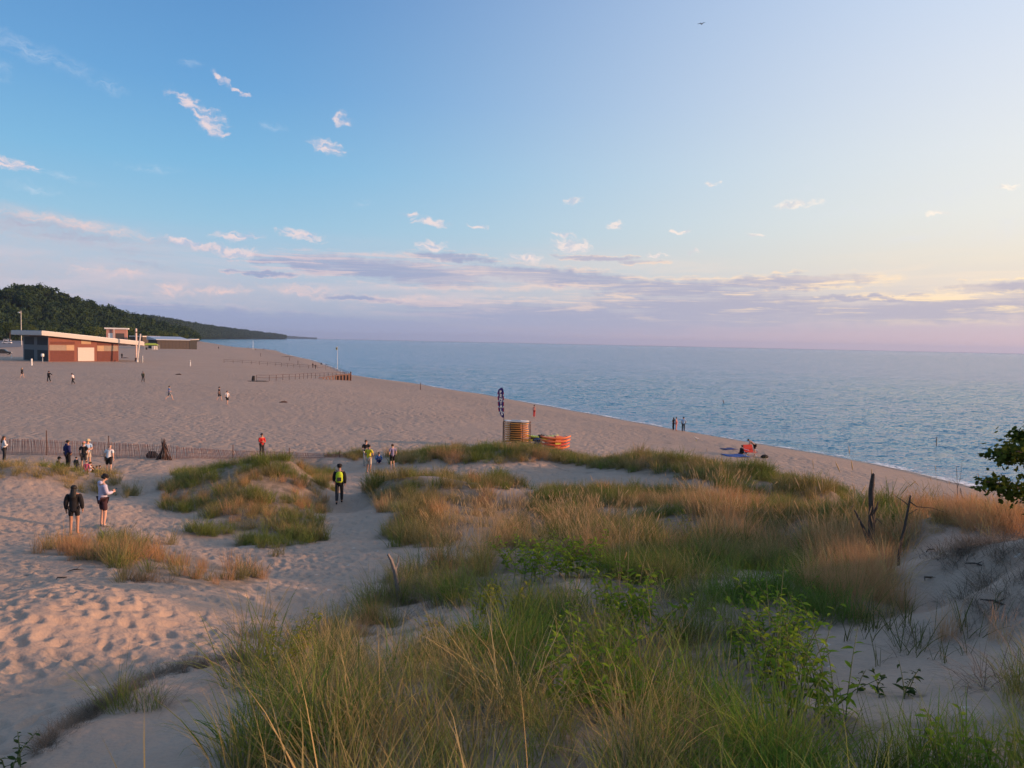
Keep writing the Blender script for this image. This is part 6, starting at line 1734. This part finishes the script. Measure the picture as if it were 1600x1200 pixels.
def pose(kind):
    J = {k_: Vector(v) for k_, v in J0.items()}
    def put(**kw):
        for k_, v in kw.items(): J[k_] = Vector(v)
    def bend(deg, keys=UPPER, piv='pelvis'):
        Mx = Matrix.Rotation(-R(deg), 3, 'X'); c = J[piv].copy()
        for k_ in keys: J[k_] = c + Mx @ (J[k_] - c)
    if 'walk' in kind:
        put(kn_r=(.10, .20, .53), an_r=(.10, .22, .10), to_r=(.11, .37, .05), kn_l=(-.10, -.03, .50), an_l=(-.10, -.30, .16), to_l=(-.11, -.20, .04),
            el_r=(.24, -.12, 1.16), wr_r=(.25, -.10, .92), ha_r=(.25, -.08, .84), el_l=(-.24, .06, 1.15), wr_l=(-.24, .22, .98), ha_l=(-.23, .27, .91))
    if 'stride' in kind:
        put(kn_r=(.10, .26, .56), an_r=(.10, .36, .12), to_r=(.11, .50, .08), kn_l=(-.10, -.12, .50), an_l=(-.10, -.42, .22), to_l=(-.11, -.36, .08),
            el_r=(.26, -.10, 1.18), wr_r=(.30, .12, 1.10), ha_r=(.30, .2, 1.1), el_l=(-.26, .05, 1.17), wr_l=(-.3, .28, 1.08), ha_l=(-.3, .36, 1.07))
    if 'phone' in kind: put(el_r=(.22, .04, 1.14), wr_r=(.12, .27, 1.16), ha_r=(.08, .34, 1.18), el_l=(-.22, .04, 1.14), wr_l=(-.10, .27, 1.14), ha_l=(-.05, .34, 1.16))
    if 'pockets' in kind: put(el_r=(.27, -.06, 1.15), wr_r=(.20, .08, .97), ha_r=(.17, .10, .91), el_l=(-.27, -.06, 1.15), wr_l=(-.20, .08, .97), ha_l=(-.17, .10, .91))
    if 'folded' in kind: put(el_r=(.24, .05, 1.13), wr_r=(.06, .20, 1.18), ha_r=(-.03, .20, 1.20), el_l=(-.24, .05, 1.13), wr_l=(-.06, .23, 1.13), ha_l=(.03, .22, 1.14))
    if 'point' in kind: put(el_l=(-.40, .05, 1.28), wr_l=(-.60, .10, 1.16), ha_l=(-.68, .12, 1.13))
    if 'hip' in kind: put(el_r=(.36, -.05, 1.18), wr_r=(.19, .05, 1.02), ha_r=(.15, .07, 1.0))
    if 'sit' in kind:
        dz = Vector((0, 0, -.83))
        for k_ in UPPER + ['pelvis', 'hip_r', 'hip_l']: J[k_] = J[k_] + dz
        put(kn_r=(.15, .36, .44), an_r=(.13, .56, .09), to_r=(.14, .72, .05), kn_l=(-.15, .36, .44), an_l=(-.13, .56, .09), to_l=(-.14, .72, .05),
            el_r=(.27, .12, .36), wr_r=(.15, .32, .42), ha_r=(.10, .38, .45), el_l=(-.27, .12, .36), wr_l=(-.15, .32, .42), ha_l=(-.10, .38, .45)); bend(12)
    if 'crouch' in kind:
        dz = Vector((0, -.05, -.62))
        for k_ in UPPER + ['pelvis', 'hip_r', 'hip_l']: J[k_] = J[k_] + dz
        put(kn_r=(.16, .34, .50), an_r=(.13, .06, .10), to_r=(.14, .22, .04), kn_l=(-.16, .34, .50), an_l=(-.13, .06, .10), to_l=(-.14, .22, .04)); bend(30)
        put(el_r=(.25, .30, .58), wr_r=(.14, .46, .46), ha_r=(.10, .50, .40), el_l=(-.25, .30, .58), wr_l=(-.14, .46, .46), ha_l=(-.10, .50, .40))
    if 'bend' in kind: bend(55); put(el_r=(.22, .52, .92), wr_r=(.18, .55, .66), ha_r=(.17, .56, .58), el_l=(-.22, .52, .92), wr_l=(-.18, .55, .66), ha_l=(-.17, .56, .58))
    if 'lean' in kind: bend(14)
    if 'down' in kind:
        Mx = Matrix.Rotation(-R(22), 3, 'X'); c = J['neck'].copy()
        for k_ in ('jaw', 'head', 'crown'): J[k_] = c + Mx @ (J[k_] - c)
    return J
def person(px, py, h, face, kind, top, sleeve, bottom, leglen, hair, label, group=None, skin=SKIN, longhair=False, hat=None, fat=1.0, detail=False, shoes=None, rng_=None, bag=None, coat=0.0, hood=False):
    """face: degrees, 0 looks away from the camera, positive turns right; sleeve 0 none, 1 short, 2 long; leglen 0 shorts .. 1 trousers"""
    p = hit(px, py, 0, 46 if 700 < py < 749 and px < 450 else 1.5) if rng_ is None else at_range(px, py, rng_)
    az = math.degrees(math.atan2(p[0], p[1]))
    o = empty('person', p, R(-(face + az)), label, 'person', group)
    s = h / 1.78; o.scale = (s, s, s)
    J = pose(kind)
    r = lambda k_: RAD[k_.split('_')[0]] * (1.0 if k_ in ('neck', 'jaw', 'head', 'crown') or k_[:2] in ('ha', 'wr', 'to', 'an') else fat)
    pts = {k_: (J[k_], r(k_)) for k_ in J}
    ch = [(pts, BODY_E)]
    fw = (J['head'] - J['neck']); fwd = Vector((0, fw.z, -fw.y)).normalized()
    if detail:
        for sd, sg in (('r', 1), ('l', -1)):
            w, hnd = J['wr_' + sd], J['ha_' + sd]; d = (hnd - w).normalized(); sx = Vector((sg, 0, 0)) if abs(d.x) < .8 else Vector((0, 1, 0)); ac = d.cross(sx).normalized()
            for f in range(4):
                b = hnd + ac * (.024 * (f - 1.5)) * 1.0; L_ = (.062, .075, .070, .052)[f]
                ch.append(({'a': (b - d * .01, .0105), 'b': (b + d * L_ * .6, .0095), 'c': (b + d * L_ + sx * (-.018), .0075)}, [('a', 'b'), ('b', 'c')]))
            b = w.lerp(hnd, .45) + ac * -.03
            ch.append(({'a': (b, .012), 'b': (b - ac * .028 + d * .03, .0105), 'c': (b - ac * .03 + d * .062, .008)}, [('a', 'b'), ('b', 'c')]))
        ch.append(({'a': (J['head'] + fwd * .07 - Vector((0, 0, .01)), .022), 'b': (J['head'] + fwd * .112 - Vector((0, 0, .022)), .012)}, [('a', 'b')]))
        for sg in (-1, 1): ch.append(({'a': (J['head'] + Vector((sg * .075, -.005, -.01)), .018), 'b': (J['head'] + Vector((sg * .104, -.012, 0)), .016)}, [('a', 'b')]))
    skin_obj('body', ch, skin, o, 1)
    # shirt
    if top:
        g = .018 + coat * .28
        pt = {k_: (J[k_].copy(), r(k_) + g) for k_ in ('spine', 'chest', 'neck0', 'sh_r', 'sh_l')}
        pt['neck0'] = (J['neck0'] - (J['neck0'] - J['chest']) * .12, r('neck0') + g * .8)
        hem = J['pelvis'] - (J['spine'] - J['pelvis']) * (.30 + coat * 7.0)
        pt['hem'] = (hem, r('pelvis') * .92 + g + coat * .35); pt['pelvis'] = (J['pelvis'], r('pelvis') * .95 + g + coat * .15)
        E = [('spine', 'chest'), ('chest', 'neck0'), ('neck0', 'sh_r'), ('neck0', 'sh_l'), ('spine', 'pelvis'), ('pelvis', 'hem')]
        if sleeve:
            for sd in 'rl':
                if sleeve == 1:
                    pt['el_' + sd] = (J['sh_' + sd].lerp(J['el_' + sd], .72), r('sh_' + sd) * .9 + .012); E.append(('sh_' + sd, 'el_' + sd))
                else:
                    pt['el_' + sd] = (J['el_' + sd], r('el_' + sd) + .022 + coat * .25); pt['wr_' + sd] = (J['wr_' + sd], r('wr_' + sd) + .018 + coat * .1); E += [('sh_' + sd, 'el_' + sd), ('el_' + sd, 'wr_' + sd)]
        skin_obj('shirt' if sleeve < 2 else 'jacket', [(pt, E)], top, o, 1)
        if hood: MB().sphere(J['neck0'] + Vector((0, -.07, .02)), .095, 10, (1.25, .8, .75)).build('hood', top, o, None, True)
    if bottom:
        pt = {'pelvis': (J['pelvis'] + Vector((0, 0, .01)), r('pelvis') * .9 + .008)}; E = []
        for sd in 'rl':
            pt['hip_' + sd] = (J['hip_' + sd], r('hip_r') * .95 + .012); E.append(('pelvis', 'hip_' + sd))
            if leglen <= .5:
                pt['kn_' + sd] = (J['hip_' + sd].lerp(J['kn_' + sd], .55 + leglen), r('kn_r') + .035); E.append(('hip_' + sd, 'kn_' + sd))
            else:
                pt['kn_' + sd] = (J['kn_' + sd], r('kn_r') + .022); pt['an_' + sd] = (J['kn_' + sd].lerp(J['an_' + sd], leglen), r('an_r') + .022); E += [('hip_' + sd, 'kn_' + sd), ('kn_' + sd, 'an_' + sd)]
        skin_obj('shorts' if leglen <= .5 else 'trousers', [(pt, E)], bottom, o, 1)
    if shoes:
        for sd in 'rl':
            a, t_ = J['an_' + sd], J['to_' + sd]; skin_obj('shoe', [({'h': (a + Vector((0, -.03, -.03)), .046), 'm': (a.lerp(t_, .5), .046), 't': (t_ + Vector((0, .02, 0)), .040)}, [('h', 'm'), ('m', 't')])], shoes, o, 1)
    up = (J['crown'] - J['neck']).normalized(); bk = -fwd
    H = J['head']
    if hair:
        rings = []
        for f, rr in ((-.045, .092), (0, .106), (.045, .104), (.08, .080), (.103, .040), (.110, .006)):
            c = H + up * f + bk * (.016 if f < .05 else .006)
            sx = Vector((1, 0, 0)); ring = []
            for k_ in range(12):
                a = 6.283 * k_ / 12; fr = math.sin(a); q = rr * (1.0 if fr > -.25 or f > .04 else .80)
                ring.append(c + sx * math.cos(a) * q * .95 + bk * math.sin(a) * q)
            rings.append(ring)
        MB().loft(rings).build('hair', HAIRS[hair], o, None, True)
        if longhair:
            skin_obj('long_hair', [({'a': (H + bk * .04 + up * .02, (.095, .095)), 'b': (J['neck'] + bk * .065, (.105, .075)), 'c': (J['chest'].lerp(J['neck0'], .25) + bk * .145, (.115, .05)), 'd': (J['chest'] + bk * .16 - Vector((0, 0, .06)), (.075, .03))}, [('a', 'b'), ('b', 'c'), ('c', 'd')])], HAIRS[hair], o, 1)
    if hat:
        m, brim = hat
        def ring(c, rx): return [c + Vector((1, 0, 0)) * math.cos(6.283 * k_ / 14) * rx + bk * math.sin(6.283 * k_ / 14) * rx for k_ in range(14)]
        hc = MB().loft([ring(H + up * .035, .112), ring(H + up * .09, .108), ring(H + up * .125, .085), ring(H + up * .138, .03)]).build('hat', m, o, None, True)
        if brim > 0: MB().loft([ring(H + up * .032, .108), ring(H + up * .022, .11 + brim), ring(H + up * .030, .11 + brim), ring(H + up * .042, .108)], False).build('brim', m, hc, None, True)
        else:
            c = H + up * .04; MB().loft([[c + Vector((x, 0, 0)) + fwd * y for x, y in ((-.075, .08), (-.06, .17), (.06, .17), (.075, .08))], [c + up * .012 + Vector((x, 0, 0)) + fwd * y for x, y in ((-.075, .08), (-.06, .17), (.06, .17), (.075, .08))]]).build('visor', m, hc)
    if detail:
        for sg in (-1, 1): MB().sphere(H + fwd * .086 + Vector((sg * .033, 0, .004)), .011, 6).build('eye', BLK, o)
        MB().sphere(H + fwd * .082 - up * .05, .022, 8, (1.2, .4, .35)).build('mouth', SAL, o)
    if bag:
        m, size = bag
        c = J['chest'].lerp(J['spine'], .45); bp = empty('backpack', (0, 0, 0)); bpy.data.objects.remove(bp)
        w, dd, hh = size
        b_ = MB().loft([[c + Vector((x * w * q, -.13 - y * dd, z)) for x, y in ((-.5, 0), (-.5, .7), (-.25, 1), (.25, 1), (.5, .7), (.5, 0))] for z, q in ((-hh * .55, .75), (-hh * .4, 1), (hh * .2, 1), (hh * .42, .8), (hh * .52, .4))]).build('backpack', m, o, None, True)
        MB().box(c.x - w * .3, c.x + w * .3, c.y - .135 - dd * 1.12, c.y - .13 - dd, c.z - hh * .4, c.z - hh * .02).build('pocket', CHC, b_)
        for sg in (-1, 1): MB().tube([c + Vector((sg * .10, -.14, hh * .45)), J['sh_r' if sg > 0 else 'sh_l'] + Vector((-sg * .07, .0, .085)), J['chest'] + Vector((sg * .12, .17, -.02)), c + Vector((sg * .15, .02, -hh * .4))], .014, 5).build('strap', CHC, b_)
    return o
FAM = 'family gathered before the snow fence'; WALK = 'people strolling on the open sand'; CH = 'visitors chatting at the beach end of the path'
# near pair on the low crest
person(116, 836, 1.48, 12, 'stand', BLK, 2, BLK, .1, 'black', 'woman in a loose black jacket with long black hair and bare legs', 'couple on the low crest', SKIN, True, None, 1.02, True, None, None, None, .085)
w_ = person(161, 823, 1.64, 68, 'phone down', LAV, 2, MAR, .38, 'black', 'man in lavender hoodie and maroon shorts looking at a phone', 'couple on the low crest', SKIN2, False, (BLK, 0), 1.08, True, GRY, None, None, .02, True)
_M = w_.matrix_basis @ Vector((.02, .40, 1.20))
ph = empty('mobile_phone', _M, w_.rotation_euler[2], 'black phone held by the man in the lavender hoodie', 'phone'); ph.rotation_euler[0] = R(-40)
MB().box(-.036, .036, -.004, .004, -.075, .075, None, .003).build('case', BLK, ph); MB().box(-.032, .032, -.0065, -.0045, -.068, .068).build('screen', M_GLASS, ph)
person(530, 787.5, 1.70, 2, 'walk', BLK, 2, CHC, .98, 'black', 'hiker in black with a lime backpack walking down the path', None, SKIN, False, (BLK, .055), 1.08, True, BLK, None, (LIM, (.30, .15, .44)), .08)
# chatting group
person(576, 739.5, 1.72, 35, 'hip', YEL, 1, KHK, .45, 'black', 'man in yellow shirt and pale shorts seen from behind', CH, SKIN, False, None, 1.05, True, GRY)
person(571.5, 728, 1.78, 170, 'folded', BLK, 1, KHK, .98, 'brown', 'man in black shirt facing the man in yellow', CH, SKIN2, False, None, 1.1, True, GRY, None)
person(591.5, 723, 1.45, 175, 'sit', BLU, 2, NVY, .95, 'brown', 'child in a blue top sitting on the sand beside the chatting men', CH, SKIN2, False, None, 1.0, True)
person(613, 733.5, 1.56, -25, 'pockets', PUR, 1, BLK, .30, 'brown', 'bare footed youth in mauve shirt and black shorts', CH, SKIN2, False, None, .95, True)
person(409, 714, 1.70, 150, 'folded', RED, 2, CHC, .98, 'black', 'person in a red jacket standing behind the left mound', None, SKIN, False, None, 1.05, True, BLK, None, None, .03)
# family
person(106, 733, 1.80, 60, 'pockets', NVY, 2, BLK, .98, 'black', 'man in a navy hoodie standing at the left of the family', FAM, SKIN, False, None, 1.15, True, BLK, None, None, .05, True)
person(88.5, 734, 1.5, 100, 'sit', BLK, 2, BLK, .95, 'black', 'seated person in black with a dark cap left of the man in navy', FAM, SKIN, False, (BLK, 0), 1.0, False)
person(131, 733, 1.70, 20, 'stand', BLK, 1, CHC, .4, 'blond', 'ginger haired person in a black shirt in the middle of the family', FAM, SKIN2, False, (SAL, 0), 1.1, True)
person(137.5, 729, 1.74, 160, 'folded', LBL, 1, KHK, .4, 'brown', 'person in a straw hat and pale blue shirt behind the black shirt', FAM, SKIN2, False, (STRW, .07), 1.05, True)
person(119.5, 741, 1.05, 40, 'stand', CHC, 2, NVY, .95, 'brown', 'small child in charcoal beside the black shirt', FAM, SKIN2, False, None, 1.0, False)
person(135, 743, 1.35, 70, 'crouch', WHT, 1, LBL, .4, 'brown', 'child crouching in a white shirt', FAM, SKIN2, False, None, 1.0, False)
person(135.5, 747, 1.0, 10, 'stand', PNK, 2, PNK, .95, 'brown', 'little child in a pink suit at the front of the family', FAM, SKIN2, False, None, 1.0, False)
person(146, 741, 1.2, -60, 'crouch', BLK, 2, BLK, .95, 'black', 'crouching child in black between the pink suit and the lime vest', FAM, SKIN, False, None, 1.0, False)
person(153.5, 745, 1.25, -40, 'sit', LIM, 0, CHC, .95, 'brown', 'child in a lime vest sitting low', FAM, SKIN, False, None, 1.0, False)
person(159.5, 747, 1.25, -30, 'crouch', GRY, 2, CHC, .95, 'brown', 'crouching child in a grey hooded top beside the bald man', FAM, SKIN2, False, None, 1.0, False, None, None, None, .03, True)
person(170, 740, 1.78, 25, 'lean', WHT, 1, BLK, .42, None, 'bald man in a white shirt and black shorts leaning over the children', FAM, SKIN2, False, None, 1.15, True, GRY)
person(6.5, 722, 1.66, 75, 'folded', WHT, 2, CHC, .98, 'brown', 'long haired woman in a white top at the left edge', None, SKIN2, True, None, 1.0, True)
# strollers on the open sand
person(34.5, 590, 1.66, 60, 'walk', BLK, 2, BLK, .1, 'blond', 'stroller in a long black coat nearest the left edge', WALK, SKIN2, True, None, 1.05, False, None, None, None, .12)
person(76.5, 597.5, 1.74, -150, 'walk point', BLK, 2, BLK, .98, 'black', 'stroller all in black with an arm held out', WALK, SKIN, False, (BLK, .05), 1.1)
person(114.5, 601, 1.72, -70, 'walk lean', WHT, 1, CHC, .98, 'black', 'stroller in a white shirt and dark trousers', WALK, SKIN, False, None, 1.2)
person(223.5, 597, 1.72, 20, 'walk', OLV, 2, CHC, .98, 'black', 'stroller in a dark olive jacket below the masts', WALK, SKIN, False, None, 1.1, False, BLK)
person(264.5, 625.5, 1.78, 80, 'stride', BLU, 1, GRY, .35, 'black', 'striding man in blue shirt and grey shorts', WALK, SKIN2, False, None, 1.0, False)
person(342.5, 626, 1.74, 70, 'walk', BLK, 1, CHC, .40, 'black', 'walker in black shirt and cap left of the white shirt', WALK, SKIN2, False, (BLK, 0), 1.0)
person(355, 633, 1.72, 150, 'walk', WHT, 1, BLK, .35, 'brown', 'walker in white shirt and black shorts right of the black cap', WALK, SKIN2, False, None, 1.0)
person(190.5, 560, 1.72, 30, 'stand', BLK, 2, BLK, .98, 'black', 'dark figure standing at the right end of the pavilion', None, SKIN, False, None, 1.1)
person(834.5, 652, 1.55, 40, 'stand', SAL, 0, RED, .98, 'black', 'slim person in red trousers standing behind the boards', None, SKIN, False, None, .85)
# by the water
WT = 'people at the edge of the water'
person(1052, 672.5, 1.55, -60, 'folded', CHC, 1, BLK, .98, 'black', 'dark haired woman in charcoal at the left of the shore trio', WT, SKIN, True, None, .95)
person(1056.2, 673, 1.62, 100, 'folded', SAL, 2, SAL, .98, 'black', 'person in salmon pink in the middle of the shore trio', WT, SKIN, False, None, 1.0)
person(1067.5, 675, 1.78, -10, 'pockets', LBL, 1, CHC, .98, 'black', 'man in a pale blue shirt at the right of the shore trio', WT, SKIN, False, None, 1.1)
SB = 'group round the red beach chair'
person(1157, 711, 1.65, 60, 'sit', BLK, 2, BLK, .95, 'black', 'person in black sitting on the blue blanket', SB, SKIN, False, None, 1.1)
person(1164, 709.5, 1.25, 200, 'sit', PNK, 1, PNK, .4, 'brown', 'child in pink sitting next to the red chair', SB, SKIN2, False, None, 1.0)
person(1179, 712, 1.70, -80, 'bend', None, 0, BLK, .30, 'black', 'bare chested man in black shorts bending over the red chair', SB, SKIN, False, None, 1.05)
# far along the shore
FS = 'tiny figures along the far shore'
for px, py, h, kd, tp, lb in [(488.8, 575, 1.75, 'stand', BLK, 'tiny dark figure left of the pair on the railed platform'), (492.8, 577.2, 1.7, 'walk', CHC, 'tiny dark figure right of the pair on the railed platform'),
                              (503, 569.6, 1.75, 'sit', BLK, 'tiny figure sitting at the waterline by the platform'), (509, 570.8, 1.5, 'sit', NVY, 'tiny figure sitting nearer the flagpole'),
                              (430, 548, 1.8, 'stand', BLK, 'tiny figure out on the shore point'), (411.5, 547.3, 1.8, 'stand', CHC, 'left one of two tiny figures behind the shore point'), (413.8, 547.3, 1.7, 'stand', BLU, 'right one of two tiny figures behind the shore point'),
                              (399, 547.2, 1.8, 'crouch', BLK, 'tiny crouching figure by the distant white pole'), (388, 544.6, 1.8, 'walk', CHC, 'tiny figure left of the distant white pole'), (362, 543.2, 1.8, 'stand', BLK, 'tiny leftmost figure on the far shore'),
                              (341.5, 545.5, 1.8, 'stand', BLK, 'tiny figure standing alone right of the low building')]:
    person(px, py, h, random.uniform(0, 360), kd, tp, 2, CHC, .98, 'black', lb, FS)

# ---------------------------------------------------------------- air
def haze():
    m = bpy.data.materials.new('haze_air'); m.use_nodes = True
    nt = m.node_tree; nt.nodes.clear()
    out = nt.nodes.new('ShaderNodeOutputMaterial'); v = nt.nodes.new('ShaderNodeVolumePrincipled')
    v.inputs['Color'].default_value = (0.46, 0.62, 0.92, 1); v.inputs['Density'].default_value = 6.0e-5; v.inputs['Anisotropy'].default_value = 0.2
    nt.links.new(v.outputs[0], out.inputs['Volume'])
    o = MB().box(-7200, 14500, -7200, 14500, -9, 110).build('haze', m)
    tag(o, 'thin evening haze over beach and lake', 'haze', None, 'stuff')
haze()
